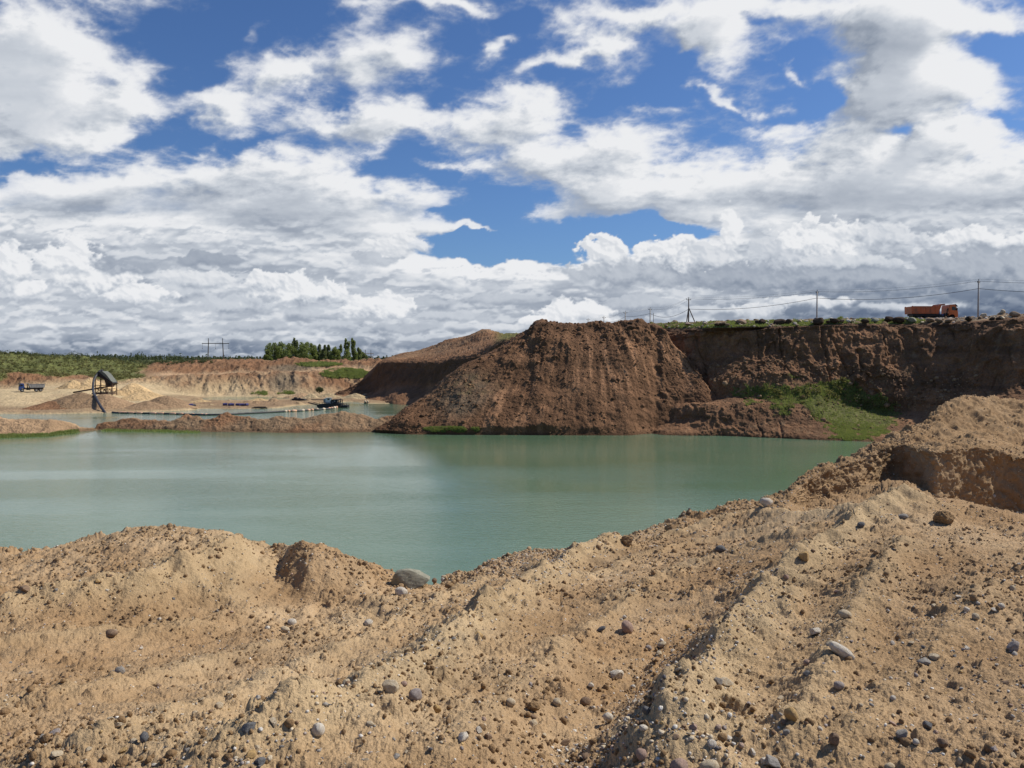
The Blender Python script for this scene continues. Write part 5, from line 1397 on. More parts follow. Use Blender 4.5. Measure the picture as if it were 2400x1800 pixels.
# ================================================================== screening plant
FF = Finder(FP, 3.0)
pw = FPV[FF(250, 921)]
def plant():
    D = 195.0; gx, gy, gz = ray_point(250.5, 921.5, D)
    t = thing('screening_plant', 'sand screening plant on rusty legs with a sloping grey screen box', 'screening plant', (gx, gy, gz))
    k = 0.00818
    def q(a, b): return ((a - 900) * k, (900 - b) * k)
    MB().prism([q(690, 262), q(800, 250), q(1168, 592), q(1095, 655), q(1010, 600), q(800, 420), q(676, 372)], -1.15, 1.15).build('screen_box', P_BLACK, t, 0.02)
    MB().prism([q(775, 244), q(850, 240), q(950, 318), q(1040, 430), q(1125, 545), q(1150, 585), q(810, 310)], -1.3, 1.3).build('screen_cover', P_TARP, t, 0.03)
    b = MB()
    for y in (-1.25, 1.25):
        b.bar((q(690, 372)[0], y, q(690, 372)[1]), (q(1160, 610)[0], y, q(1160, 610)[1]), 0.12, 0.22)
        b.bar((q(740, 330)[0], y, q(740, 330)[1]), (q(1150, 560)[0], y, q(1150, 560)[1]), 0.06, 0.10)
    b.build('side_rail', P_RUST, t)
    MB().prism([q(880, 520), q(1110, 640), q(1060, 715), q(945, 700)], -0.8, 0.8).build('hopper', P_RUST, t, 0.02)
    for lx, top in ((640, 380), (800, 470), (985, 640), (1128, 600)):
        for y in (-1.2, 1.2):
            MB().bar((q(lx, 905)[0], y, -0.5), (q(lx, top)[0], y, q(lx, top)[1]), 0.15).build('leg', P_RUST, t)
    c = MB()
    for y in (-1.2, 1.2):
        for z in (665, 775, 880): c.bar((q(640, z)[0], y, q(0, z)[1]), (q(1128, z)[0], y, q(0, z)[1]), 0.10)
        for a0, a1 in (((570, 770), (640, 640)), ((640, 880), (800, 775)), ((800, 880), (720, 775)), ((860, 880), (905, 775)), ((985, 880), (900, 775)), ((1060, 880), (1128, 775))):
            c.bar((q(*a0)[0], y, q(*a0)[1]), (q(*a1)[0], y, q(*a1)[1]), 0.09)
        c.bar((q(560, 900)[0], y, 0.0), (q(560, 770)[0], y, q(0, 770)[1]), 0.1)
    for lx in (640, 800, 985, 1128):
        for z in (665, 880): c.bar((q(lx, z)[0], -1.2, q(0, z)[1]), (q(lx, z)[0], 1.2, q(0, z)[1]), 0.10)
    c.build('cross_brace', P_RUST, t)
    MB().box((q(690, 0)[0], 0, -0.10), (2.5, 3.0, 0.32)).box((q(960, 0)[0], 0.3, -0.16), (2.4, 2.4, 0.14)).build('skid_base', P_RUST, t)
    cv = MB(); a = q(30, 868); e = q(1075, 682)
    cv.bar((a[0], -1.9, a[1]), (e[0], -0.9, e[1]), 0.8, 0.34)
    cvo = cv.build('conveyor', P_RUST, t, 0.02)
    r = MB()
    for i in range(9):
        f = (i + 0.5) / 9; x = a[0] + (e[0] - a[0]) * f; z = a[1] + (e[1] - a[1]) * f; y = -1.9 + f
        r.tube([(x, y - 0.46, z - 0.02), (x, y + 0.46, z - 0.02)], 0.09, 8)
    r.build('roller', P_BLACK, cvo)
    MB().box((q(240, 0)[0], -1.7, (a[1] + 0) / 2 - 0.1), (0.2, 0.9, 0.6)).build('conveyor_stand', P_RUST, t)
    MB().tube([(q(700, 262)[0], 0, q(0, 262)[1]), (q(790, 250)[0], 0, q(0, 236)[1])], 0.42, 14).build('feed_box', P_BLACK, t)
    return t
plant()
def hose():
    pts = [(239, 867.5, 195), (234, 870, 194.6), (229, 876, 194), (222, 886, 192.5), (218.8, 897, 191), (218, 909, 189), (219.2, 920, 182), (225, 931.5, 173.6), (231, 944, 170.4), (238, 955.5, 167.2), (244, 964, 165.2), (247, 968.5, 164.4)]
    a = np.array(pts, float); tq = np.linspace(0, len(a) - 1, 60)
    b = pchip(np.arange(len(a)), a, tq)
    w = [ray_point(*p) for p in b]
    o = MB().tube(w, 0.27, 12).build('hose', P_HOSE, None, smooth=True)
    tag(o, 'thick black hose arching from the screening plant down to the water', 'hose')
hose()

# ================================================================== dredger and its floating pipeline
def dredger():
    D = 183.3; gx, gy, gz = ray_point(780, 955, D)
    t = thing('dredger', 'black suction dredger with a white cabin floating in the far pond', 'dredger', (gx, gy, 0.0))
    k = 0.0904 * D / F_PX
    def q(a, b): return ((a - 1106) * k, (608 - b) * k)
    h = MB().prism([q(725, 545), q(740, 590), q(790, 625), q(1350, 625), q(1350, 500), q(1000, 490), q(780, 520)], -1.5, 1.5).build('hull', P_BLACK, t, 0.03)
    MB().prism([q(1365, 545), q(1365, 625), q(1510, 625), q(1510, 545)], -1.2, 1.2).build('aft_pontoon', P_BLACK, t, 0.04)
    r = MB()
    for y in (-1.45, 1.45):
        pts = [q(800, 480), q(960, 470), q(1330, 470)]
        for (p0, p1) in zip(pts[:-1], pts[1:]): r.bar((p0[0], y, p0[1]), (p1[0], y, p1[1]), 0.05)
        for x in range(800, 1340, 60): r.bar((q(x, 520)[0], y, q(x, 520)[1]), (q(x, 472)[0], y, q(x, 472)[1]), 0.05)
    for y in (-1.15, 1.15):
        r.bar((q(1370, 510)[0], y, q(0, 510)[1]), (q(1505, 510)[0], y, q(0, 510)[1]), 0.05)
        for x in (1372, 1438, 1504): r.bar((q(x, 550)[0], y, q(0, 550)[1]), (q(x, 508)[0], y, q(0, 508)[1]), 0.05)
    r.build('railing', P_BLACK, t)
    cab = MB().box((q(1015, 0)[0], -0.3, (q(0, 362)[1] + q(0, 495)[1]) / 2), (140 * k, 1.5, 133 * k)).build('cabin', P_WHITE, t, 0.02)
    MB().box((q(1015, 0)[0], -0.3, q(0, 358)[1]), (156 * k, 1.66, 0.06)).build('cabin_roof', P_GREY, cab, 0.01)
    w = MB(); w.box((q(1022, 0)[0], -1.06, q(0, 388)[1]), (52 * k, 0.04, 38 * k)); w.box((q(1086, 0)[0], -0.3, q(0, 392)[1]), (0.04, 0.9, 42 * k)); w.box((q(944, 0)[0], -0.3, q(0, 392)[1]), (0.04, 0.9, 42 * k))
    w.build('window', P_GLASS, cab)
    MB().box((q(905, 0)[0], 0.3, q(0, 435)[1]), (66 * k, 1.3, 110 * k)).build('deck_house', P_GREY, t, 0.02)
    MB().prism([q(1030, 500), q(1030, 440), q(1110, 405), q(1225, 410), q(1225, 500)], -0.9, 0.9).build('engine_housing', P_BLACK, t, 0.03)
    e = MB()
    for x, z in ((1075, 455), (1130, 470), (1180, 440)): e.tube([(q(x, z)[0], -1.05, q(0, z)[1]), (q(x, z)[0], 0.6, q(0, z)[1])], 0.16, 10)
    e.box((q(1120, 0)[0], -1.0, q(0, 505)[1]), (0.6, 0.3, 0.12)); e.build('pump', P_GREY, t)
    g = MB()
    for y in (-0.95, 0.95):
        g.bar((q(1238, 500)[0], y, q(0, 500)[1]), (q(1238, 405)[0], y, q(0, 405)[1]), 0.12)
        g.bar((q(1335, 620)[0], y, q(0, 600)[1]), (q(1335, 405)[0], y, q(0, 405)[1]), 0.14)
        g.bar((q(1085, 412)[0], y, q(0, 408)[1]), (q(1340, 405)[0], y, q(0, 405)[1]), 0.12)
        g.bar((q(1238, 500)[0], y, q(0, 490)[1]), (q(1335, 430)[0], y, q(0, 430)[1]), 0.07)
    g.bar((q(1335, 0)[0], -0.95, q(0, 405)[1]), (q(1335, 0)[0], 0.95, q(0, 405)[1]), 0.12); g.bar((q(1238, 0)[0], -0.95, q(0, 405)[1]), (q(1238, 0)[0], 0.95, q(0, 405)[1]), 0.12)
    g.bar((q(1290, 0)[0], 0, q(0, 400)[1]), (q(1310, 0)[0], 0, q(0, 372)[1]), 0.08)
    g.build('gantry', P_BLACK, t)
    n = 20; ring = [(q(1275, 0)[0] + 42 * k * math.cos(2 * math.pi * i / n), -0.5, q(0, 450)[1] + 36 * k * math.sin(2 * math.pi * i / n)) for i in range(n + 1)]
    MB().tube(ring, 0.05, 6, False).build('winch_wheel', P_GREY, t)
    MB().bar((q(1335, 0)[0], 0, q(0, 540)[1]), (q(1440, 0)[0], 0, q(0, 560)[1]), 0.10).build('coupling', P_BLACK, t)
    l = MB()
    for y in (-0.35, 0.35):
        l.bar((q(790, 0)[0], y, q(0, 560)[1]), (q(470, 0)[0], y, q(0, 484)[1]), 0.14, 0.18)
        l.bar((q(780, 0)[0], y, q(0, 520)[1]), (q(600, 0)[0], y, q(0, 484)[1]), 0.07)
    for i in range(6):
        f = i / 5; x = 780 + (480 - 780) * f; z = 556 + (486 - 556) * f
        l.bar((q(x, 0)[0], -0.35, q(0, z)[1]), (q(x, 0)[0], 0.35, q(0, z)[1]), 0.08)
    l.build('ladder_boom', P_BLACK, t)
    return t
dredger()
def pipeline():
    t = thing('floating_pipeline', 'black floating pipeline strung between dredger and left shore', 'pipeline', (0, 0, 0))
    line = [(262, 966.5), (276, 967.6), (335, 968.6), (384, 969.6), (430, 970.8), (479, 972.2), (520, 971.6), (560, 969.6), (610, 967.2), (655, 964.8), (690, 963.2), (709, 962.2), (731, 960.6), (745, 960.2), (758, 958.6), (772, 957.6), (786, 955.2), (797, 953)]
    a = np.array(line); tq = np.linspace(0, len(a) - 1, 130); b = pchip(np.arange(len(a)), a, tq)
    w = [ (lambda d: ((p[0] - 1200) / F_PX * d, d, 0.12))(CAM_Z * F_PX / (p[1] + 1.5 - 843)) for p in b]
    MB().tube(w, 0.19, 10).build('pipe', P_HOSE, t, smooth=True)
    def at(px):
        y = np.interp(px, a[:, 0], a[:, 1]); d = CAM_Z * F_PX / (y + 1.5 - 843)
        return Vector(((px - 1200) / F_PX * d, d, 0.14))
    segs = [(276, 296, 0), (297, 316, 0), (317, 334, 0), (350, 366, 0), (367, 384, 0), (396, 412, 0), (418, 430, 0), (447, 455, 0), (468, 476, 0), (478, 486, 0), (665, 672, 1), (673, 679, 0), (682, 695, 0), (705, 713, 1), (719, 726, 0), (728, 734, 0), (740, 747, 1), (755, 761, 1), (769, 775, 0), (776, 779, 0), (781, 786, 1), (787, 790, 0), (793, 797, 1)]
    for (p0, p1, m) in segs:
        A, B = at(p0), at(p1)
        n = max(2, int((B - A).length / 0.4)); 
        fat = 0.27 if p0 < 500 else 0.30
        pts = [A.lerp(B, i / n) for i in range(n + 1)]
        MB().tube(pts, [fat * 0.6] + [fat] * (n - 1) + [fat * 0.6], 12).build('float', (P_FLOAT, P_FLOATW)[m], t, smooth=True)
pipeline()

# buoys, drums and scrap on the sand bar
def drum(px, py, ang, r, L, m, label, name='drum', cat='drum', grp='blue plastic drums lying on the sand bar'):
    p = FPV[FF(px, py)]
    o = thing(name, label, cat, (p[0], p[1], p[2]), R(ang), grp)
    b = MB().tube([(-L / 2, 0, r * 0.86), (-L / 2 + 0.04, 0, r * 0.86), (-L * .17, 0, r * 0.86), (-L * .16, 0, r * 0.86), (-L * .14, 0, r * 0.86), (L * .14, 0, r * 0.86), (L * .16, 0, r * 0.86), (L * .17, 0, r * 0.86), (L / 2 - 0.04, 0, r * 0.86), (L / 2, 0, r * 0.86)],
                  [r * .94, r, r, r * 1.05, r, r, r * 1.05, r, r, r * .94], 18).build('barrel', m, o, smooth=False)
    MB().tube([(L / 2, 0, r * 1.5), (L / 2 + 0.05, 0, r * 1.5)], 0.07, 10).build('cap', P_BLACK, o)
for i, (px, ang, lab) in enumerate([(526, 10, 'leftmost blue drum in the row on the sand bar'), (537, 70, 'second blue drum from the left on the sand bar'), (545, 15, 'third blue drum from the left seen end on'), (556, -8, 'fourth blue drum lying lower than its neighbours'), (568, 12, 'fifth blue drum in the row on the sand bar'), (578, 75, 'rightmost blue drum standing out at the end of the row')]):
    drum(px, 948 + (i % 2), ang, 0.30, 0.95, P_BLUEPL, lab)
drum(447, 953, 20, 0.4, 0.9, P_BLUEPL, 'dark blue drum near the water left of the row', grp=None)
drum(455, 952.5, 60, 0.36, 0.8, P_BLACK, 'black drum beside the dark blue drum at the water', grp=None)
def raft():
    p = FPV[FF(704, 938)]
    t = thing('pontoon_raft', 'black low pontoon raft with a long pipe lying behind the dredger bow', 'raft', tuple(p), R(4))
    MB().prism([(-1.9, 0.05), (-2.1, 0.45), (-1.5, 0.62), (0.9, 0.42), (1.6, 0.12), (1.4, 0.0)], -0.8, 0.8).build('hull', P_BLACK, t, 0.02)
    MB().tube([(1.2, 0, 0.22), (6.6, 0.3, 0.12)], 0.10, 8).build('pipe', P_BLACK, t)
    b = MB(); b.box((-1.2, 0, 0.72), (0.7, 1.0, 0.25)); b.box((-0.2, 0, 0.62), (0.4, 0.8, 0.2)); b.build('pump', P_BLACK, t)
raft()
def scrap():
    p = FPV[FF(606, 956)]
    t = thing('beam_stack', 'low stack of dark beams at the water right of the drums', 'beams', tuple(p), R(3))
    for i, (x, y, z, l) in enumerate(((0, 0, .1, 3.4), (0.2, .3, .1, 3.0), (-.2, .6, .12, 2.8), (.1, .2, .3, 2.6))):
        MB().box((x, y, z), (l, .16, .16), (0, 0, 0.03 * i)).build('beam', P_WOOD, t)
scrap()
for px, lab in ((855.5, 'left of two white buoys by the bank right of the dredger'), (861.3, 'right of two white buoys by the bank right of the dredger')):
    d = CAM_Z * F_PX / (945.5 - 843)
    t = thing('buoy', lab, 'buoy', ((px - 1200) / F_PX * d, d, 0.0), 0, 'white buoys right of the dredger')
    MB().tube([(0, 0, -0.1), (0, 0, 0.15), (0, 0, 0.3)], [0.3, 0.3, 0.2], 12).build('base', P_BLACK, t)
    MB().tube([(0, 0, 0.3), (0, 0, 0.4), (0, 0, 0.6), (0, 0, 0.72)], [0.12, 0.24, 0.24, 0.1], 12).build('float', P_FLOATW, t, smooth=True)

# ================================================================== power line on the plateau
def pole(label, px, d, top_y, cross=1.1, brace=None, group='concrete poles of the power line on the plateau', width=0.17):
    x = (px - 1200) / F_PX * d
    zt = CAM_Z - (top_y - 843) / F_PX * d
    zb = min(cliff_z(x, d) if d < 145 else 16.7, 17.5) - 0.4
    t = thing('utility_pole', label, 'utility pole', (x, d, zb), 0, group)
    H = zt - zb - 0.35
    dirx, diry = 0.55, -0.83   # along the line
    MB().tube([(0, 0, 0), (0, 0, H)], [width * 1.15, width * 0.8], 10).build('pole', P_CONC if not brace else P_WOOD, t, smooth=True)
    c = MB(); a = Vector((0.83, 0.55, 0)) * cross * 0.5
    c.bar(Vector((0, 0, H - 0.35)) - a, Vector((0, 0, H - 0.35)) + a, 0.10); c.build('crossarm', P_BLACK, t)
    for s in (-1, 1): MB().tube([Vector((0, 0, H - 0.32)) + a * s * 0.95, Vector((0, 0, H - 0.02)) + a * s * 0.95], [0.05, 0.08], 8).build('insulator', P_INS, t)
    MB().tube([(0, 0, H), (0, 0, H + 0.35)], [0.05, 0.09], 8).build('insulator', P_INS, t)
    if brace:
        for (bx, by) in brace:
            MB().tube([(0, 0, H * 0.78), (bx, by, -0.2)], [width * 0.7, width * 0.95], 10).build('strut', P_WOOD, t, smooth=True)
    tops = [Vector((x, d, zt)), Vector((x, d, zb + H - 0.05)) + a * 0.95, Vector((x, d, zb + H - 0.05)) - a * 0.95]
    low = Vector((x, d, zt - (1.9 if not brace else 3.1)))
    return tops, low
POLES = [
    ('slim pale pole behind the front of the orange dump truck', 2290, 161, 655, None),
    ('slim pale pole halfway along the rocky cliff edge', 1913, 187, 680, None),
    ('braced pole with slanting struts above the cliff', 1613, 209, 697, [(3.6, -0.5), (-1.0, 0.6)]),
    ('small pole with crossarm right of the spoil heap crest', 1523, 251, 721, None),
    ('short pole just above the middle of the heap crest', 1465, 269, 729, None),
    ('tiny pole top peeping over the heap crest', 1415, 300, 741, None),
    ('tiniest distant pole top at the left end of the line', 1378, 330, 746, None),
    ('end pole of the power line beyond the truck and right hand pole', 2850, 138, 640, None),
]
PT = []
for lab, px, d, ty_, br in POLES:
    PT.append((px, pole(lab, px, d, ty_, brace=br, cross=1.6 if px < 1700 else 0.9)))
PT.sort(key=lambda q: -q[0])
def wire(pts, sag, r, label):
    allp = []
    for a, b in zip(pts[:-1], pts[1:]):
        n = 14; L = (b - a).length
        for i in range(n): 
            f = i / n; p = a.lerp(b, f); p.z -= 4 * sag * L * L / 1200.0 * f * (1 - f); allp.append(p)
    allp.append(pts[-1])
    o = MB().tube(allp, r, 5).build('power_cable', P_BLACK, None)
    tag(o, label, 'cable')
wire([q[1][1] for q in PT], 1.1, 0.045, 'lowest and thickest cable sagging between the power line poles')
wire([q[1][0][0] for q in PT], 0.7, 0.014, 'thin wire running over the very tips of the poles')
wire([q[1][0][1] for q in PT], 0.8, 0.014, 'thin wire fixed to the near ends of the crossarms')
wire([q[1][0][2] for q in PT], 0.8, 0.014, 'thin wire fixed to the far ends of the crossarms')
def post(px, d, y0, label):
    x = (px - 1200) / F_PX * d; zt = CAM_Z - (y0 - 843) / F_PX * d
    t = thing('marker_post', label, 'post', (x, d, 16.2))
    H = zt - 16.2
    MB().tube([(0, 0, 0), (0, 0, H)], 0.07, 8).build('post', P_WOOD, t)
    MB().box((0, 0, H * 0.42), (0.3, 0.3, H * 0.25)).build('cabinet', P_BLACK, t, 0.02)
post(1531, 246, 734, 'thin dark post with a box beside the small pole')

def pylon(label, px, d, top_y, legx, barw, bar_y, rz):
    x = (px - 1200) / F_PX * d
    z = lambda y: CAM_Z - (y - 843) / F_PX * d
    zb = 9.0
    t = thing('power_pylon', label, 'power pylon', (x, d, zb), rz)
    for s in (-1, 1):
        MB().tube([(s * legx * 1.12, 0, -0.5), (s * legx, 0, z(bar_y) - zb), (s * legx, 0, z(top_y) - zb)], [0.34, 0.26, 0.20], 8).build('leg', P_WOOD, t)
    hb = z(bar_y) - zb
    b = MB(); b.bar((-barw, 0, hb), (barw, 0, hb), 0.35, 0.42); ob = b.build('crossbeam', P_WOOD, t)
    for s in (-0.97, 0, 0.97):
        m = MB(); m.tube([(s * barw, 0, hb - 0.2), (s * barw, 0, hb - 2.9)], 0.06, 6)
        m.tube([(s * barw, 0, hb - 2.9), (s * barw, 0, hb - 3.3)], 0.20, 6); m.build('insulator_string', P_INS, t)
pylon('tall two legged wooden pylon with wide crossbeam on the left skyline', 506, 480, 793, 4.2, 8.0, 805, R(4))
pylon('distant pylon right of the tree group beside the old spoil hill', 863, 640, 820, 3.6, 7.0, 828.5, R(62))

# ================================================================== rocks along the cliff edge
F_CL = Finder(CL, 3.0, (CLT > 7.9) & (CLT < 10.4))
CR = [(1612, 759, 14, 'pink', 'pale brown rock at the foot of the braced pole'), (1650, 758, 10, 'cream', 'small pale rock right of the braced pole'), (1681, 761, 16, 'soil', 'dark soil lump, first of three right of the braced pole'), (1694, 759, 16, 'soil', 'dark soil lump, middle of three right of the braced pole'), (1706, 759, 13, 'brown', 'brown lump, last of three right of the braced pole'),
      (1734, 755, 27, 'brown', 'big brown boulder left of the paired dark lumps on the edge'), (1773, 753, 14, 'soil', 'left of the paired dark lumps on the cliff edge'), (1787, 754, 20, 'soil', 'right of the paired dark lumps on the cliff edge'), (1769, 763, 9, 'cream', 'pale stone below the paired dark lumps'),
      (1826, 755, 30, 'soil', 'broad black soil block on the cliff edge'), (1846, 754, 22, 'soil', 'dark clod touching the broad black soil block'), (1860, 757, 12, 'grey', 'grey stone right of the broad black block'), (1874, 752, 10, 'cream', 'pale stone left of the halfway pole, nearer the block'), (1889, 752, 10, 'white', 'pale stone left of the halfway pole, nearer the pole'), (1868, 760, 9, 'brown', 'small brown stone in the grass of the cliff edge'),
      (1919, 754, 30, 'soil', 'black soil block at the base of the halfway pole'), (1943, 753, 14, 'soil', 'small dark clod right of the halfway pole'), (1957, 753, 26, 'soil', 'dark flat block right of the halfway pole'), (1972, 750, 12, 'brown', 'brown stone behind the dark flat block'), (1988, 751, 12, 'white', 'white angular stone leaning on the edge'), (1997, 750, 11, 'cream', 'cream stone beside the white angular stone'),
      (2025, 753, 22, 'soil', 'dark clod midway between pole and dump truck'), (2051, 750, 18, 'granite', 'grey rounded rock midway between pole and dump truck'), (2079, 749, 26, 'soil', 'large dark block left of the dump truck tail'), (2104, 751, 27, 'soil', 'dark crumbling block just left of the dump truck'), (2137, 751, 20, 'granite', 'grey pale boulder under the tail of the dump truck'), (2160, 754, 9, 'cream', 'small pale stone under the dump truck'), (2180, 751, 20, 'brown', 'brown slab under the middle of the dump truck'), (2200, 751, 18, 'brown', 'brown slab under the truck cab'), (2224, 751, 20, 'brown', 'brown rock right of the truck cab'),
      (2269, 747, 20, 'soil', 'dark lump left of the right hand pole'), (2296, 742, 10, 'brown', 'brown stone at the foot of the right hand pole'), (2304, 740, 17, 'cream', 'pale pointed boulder right of the right hand pole'), (2322, 748, 18, 'soil', 'dark lump below the pale pointed boulder'), (2338, 747, 14, 'soil', 'small black lump near the right cliff corner'), (2348, 745, 13, 'cream', 'yellowish flat stone near the right cliff corner'), (2378, 738, 24, 'brown', 'brown hummock rock at the far right of the cliff top'),
      (1560, 762, 10, 'brown', 'small brown lump on the heap end of the cliff edge'), (1478, 757, 13, 'soil', 'dark lump standing on the crest of the spoil heap')]
for i, (px, py, w, c, lab) in enumerate(CR):
    k = F_CL(px, py + 3) if px > 1500 else None
    p = CLV[k] if k is not None else np.array(ray_point(px, py + 3, 134))
    v = rock_verts(3, 700 + i, 8 if c != 'granite' else 4, 0.6, 0.3, 0.14 if c == 'soil' else 0.05)
    o = rock_obj('soil_lump' if c == 'soil' else 'rock', v, ST[c]); COL.objects.link(o)
    s = w * p[1] / F_PX / 2
    o.scale = (s, s * 0.9, s * random.uniform(0.5, 0.72)); o.rotation_euler = (random.uniform(-.2, .2), random.uniform(-.25, .25), random.uniform(-.5, .5))
    zt = CAM_Z - (py - 843) / F_PX * p[1]
    o.location = (p[0], p[1], max(p[2] + s * 0.22, min(zt, p[2] + s * 0.6)))
    tag(o, lab, 'soil lump' if c == 'soil' else 'rock')
def on_surface(P, mask, n, seed):
    idx = np.flatnonzero(mask); g = np.random.default_rng(seed)
    return P.reshape(-1, 3)[g.choice(idx, n)], g
PXc, PYc = proj(CL)
p, g = on_surface(CL, (CLT > 8.2) & (CLT < 10.2) & (PXc > 1500) & (PXc < 2500), 900, 41)
s_ = np.clip(np.exp(g.normal(math.log(0.13), 0.5, len(p))), 0.06, 0.45)
cc = PAL[g.choice([0, 1, 4, 4, 3, 7], len(p))] * 0.9
scatter_mesh('rubble', p, s_, cc, 2, 81, M_GRAVEL, 'loose rubble and clods along the grassy cliff edge', cat='rubble', facets=7)
PXh, PYh = proj(HP)
p, g = on_surface(HP, (PXh > 900) & (PXh < 1660) & (PYh > 752) & (PYh < 1016), 4200, 43)
s_ = np.clip(np.exp(g.normal(math.log(0.075), 0.6, len(p))), 0.03, 0.5) * (0.8 + 0.7 * sstep(8, 17, p[:, 2]))
cc = lerp(BROWN_D, BROWN_R * 1.25, g.random(len(p)) ** 1.5)
scatter_mesh('rubble', p, s_, cc, 2, 83, M_EARTH, 'loose earth clods covering the big brown spoil heap', cat='rubble', squash=(0.6, 1.0), facets=7)
p, g = on_surface(CL, (CLT > 2.5) & (CLT < 5.8) & (PXc > 1500) & (PXc < 2300), 1800, 45)
s_ = np.clip(np.exp(g.normal(math.log(0.11), 0.5, len(p))), 0.05, 0.5)
cc = lerp(BROWN_D, TAN, g.random(len(p)) ** 1.5)
scatter_mesh('rubble', p, s_, cc, 1, 85, M_EARTH, 'fallen clods along the bench at the foot of the cliff', cat='rubble', squash=(0.6, 1.0), facets=7)

# ================================================================== plants
M_GRASS = leaf_mat('grass_blades', (0.14, 0.20, 0.050), (0.24, 0.26, 0.095), nscale=0.5)
M_BUSH = leaf_mat('bush_leaves', (0.070, 0.090, 0.032), (0.19, 0.165, 0.075), nscale=0.12)
M_TREE = leaf_mat('tree_leaves', (0.13, 0.165, 0.055), (0.21, 0.24, 0.09))
M_TREE2 = leaf_mat('pale_tree_leaves', (0.12, 0.15, 0.065), (0.18, 0.20, 0.095))
M_FOREST = leaf_mat('forest_leaves', (0.055, 0.070, 0.038), (0.085, 0.10, 0.05))
M_BARK = paint('bark', (0.10, 0.08, 0.06), 0.95, 0, (0.22, 0.2, 0.17), 1.5, 0.5)
def tri_mesh(name, V, mat, smooth=False):
    """V: (n, k, 3) polygons of k corners"""
    n, k = V.shape[:2]
    me = bpy.data.meshes.new(name)
    me.vertices.add(n * k); me.vertices.foreach_set('co', V.reshape(-1).astype(np.float32))
    me.loops.add(n * k); me.loops.foreach_set('vertex_index', np.arange(n * k, dtype=np.int32))
    me.polygons.add(n); me.polygons.foreach_set('loop_start', np.arange(0, n * k, k, dtype=np.int32))
    me.update(calc_edges=True); me.materials.append(mat)
    o = bpy.data.objects.new(name, me); COL.objects.link(o)
    return o
def leaves(pos, size, g, up=0.3):
    n = len(pos)
    a = g.normal(size=(n, 3)); a /= np.linalg.norm(a, axis=1, keepdims=True)
    b = g.normal(size=(n, 3)); b[:, 2] += up; b -= (a * b).sum(1, keepdims=True) * a; b /= np.linalg.norm(b, axis=1, keepdims=True)
    s = np.broadcast_to(size, (n,))[:, None] * (0.6 + 0.8 * g.random((n, 1)))
    return np.stack([pos - a * s * 0.5, pos - b * s * 0.32, pos + a * s * 0.5, pos + b * s * 0.36], 1)
def blades(pos, h, w, per, g):
    n = len(pos); p = np.repeat(pos, per, 0) + g.normal(size=(n * per, 3)) * np.array([w * 2.2, w * 2.2, 0])
    hh = np.repeat(np.broadcast_to(h, (n,)), per) * (0.5 + 0.8 * g.random(n * per))
    a = g.random(n * per) * 6.283; d = np.stack([np.cos(a), np.sin(a), 0 * a], -1) * w
    tip = p + np.stack([g.normal(size=n * per) * 0.35, g.normal(size=n * per) * 0.35, np.ones(n * per)], -1) * hh[:, None]
    p = p - np.array([0, 0, 0.05])
    return np.stack([p - d, p + d, tip], 1)
def grass_patch(P, mask, n, h, w, per, seed, label):
    p, g = on_surface(P, mask, n, seed)
    V = blades(p, h, w, per, g)
    o = tri_mesh('grass', V, M_GRASS); tag(o, label, 'grass', None, 'stuff')
grass_patch(CL, (CLG > 0.35) & (CLT > 7.9) & (PXc > 1480) & (PXc < 2500), 6000, 0.22, 0.035, 4, 51, 'strip of short grass along the lip of the quarry cliff')
grass_patch(CL, (CLG > 0.30) & (CLT < 7.5) & (PYc > 855) & (PXc > 1500) & (PXc < 2300), 9000, 0.18, 0.035, 5, 52, 'green grass spreading over the slope below the cliff')
grass_patch(HP, (HPG > 0.35), 4200, 0.22, 0.045, 4, 53, 'grass at the waterline and flank of the brown spoil heap')
PXf, PYf = proj(FP)
grass_patch(FP, (FPG > 0.4) & (PXf > 470) & (PXf < 900), 7000, 0.45, 0.10, 4, 54, 'bright meadow grass beside the track on the far pit wall')
for P_, rngx, n, lab in ((SPLP, (-100, 185), 2600, 'reeds and grass along the waterline of the left sand spit'), (SPRP, (250, 470), 900, 'thin grass in the shallows before the long sand spit')):
    PXs, PYs = proj(P_)
    m = (P_[..., 2] > -0.14) & (P_[..., 2] < 0.30) & (PXs > rngx[0]) & (PXs < rngx[1])
    if P_ is SPRP: m = (P_[..., 2] > -0.5) & (P_[..., 2] < 0.10) & (PXs > rngx[0]) & (PXs < rngx[1])
    m &= (np.arange(P_.shape[0]) < P_.shape[0] // 2)[:, None]
    if m.sum() > 10: 
        p, g = on_surface(P_, m, n, 57)
        p = p.copy(); p[:, 1] -= g.random(n) * 1.6; p[:, 2] = np.maximum(p[:, 2], 0.0)
        o = tri_mesh('grass', blades(p, 0.20, 0.05, 4, g), M_GRASS); tag(o, lab, 'grass', None, 'stuff')
def shrubs(P, mask, n, r, per, seed, mat, label, name='shrubbery', size=0.4):
    c, g = on_surface(P, mask, n, seed)
    rr = r * np.exp(g.normal(0, 0.35, n))
    k = np.repeat(np.arange(n), per)
    d = g.normal(size=(len(k), 3)); d /= np.linalg.norm(d, axis=1, keepdims=True)
    d *= g.random((len(k), 1)) ** 0.4; d[:, 2] = d[:, 2] * 0.75 + 0.45
    pos = c[k] + d * rr[k][:, None]
    o = tri_mesh(name, leaves(pos, size * (0.6 + 0.5 * g.random(len(k))), g), mat)
    return tag(o, label, 'shrubs', None, 'stuff')
shrubs(FP, (FPG > 0.45) & (PXf < 470) & (PXf > -150) & (FPT < 7.3), 1100, 0.65, 24, 61, M_BUSH, 'green scrub covering the slope behind the left sand plateau')
shrubs(FP, (FPT > 6.8) & (FPT < 7.9) & (PXf < 500) & (PXf > -200), 600, 0.8, 36, 62, M_FOREST, 'dark bushes along the top of the left slope', size=0.4)
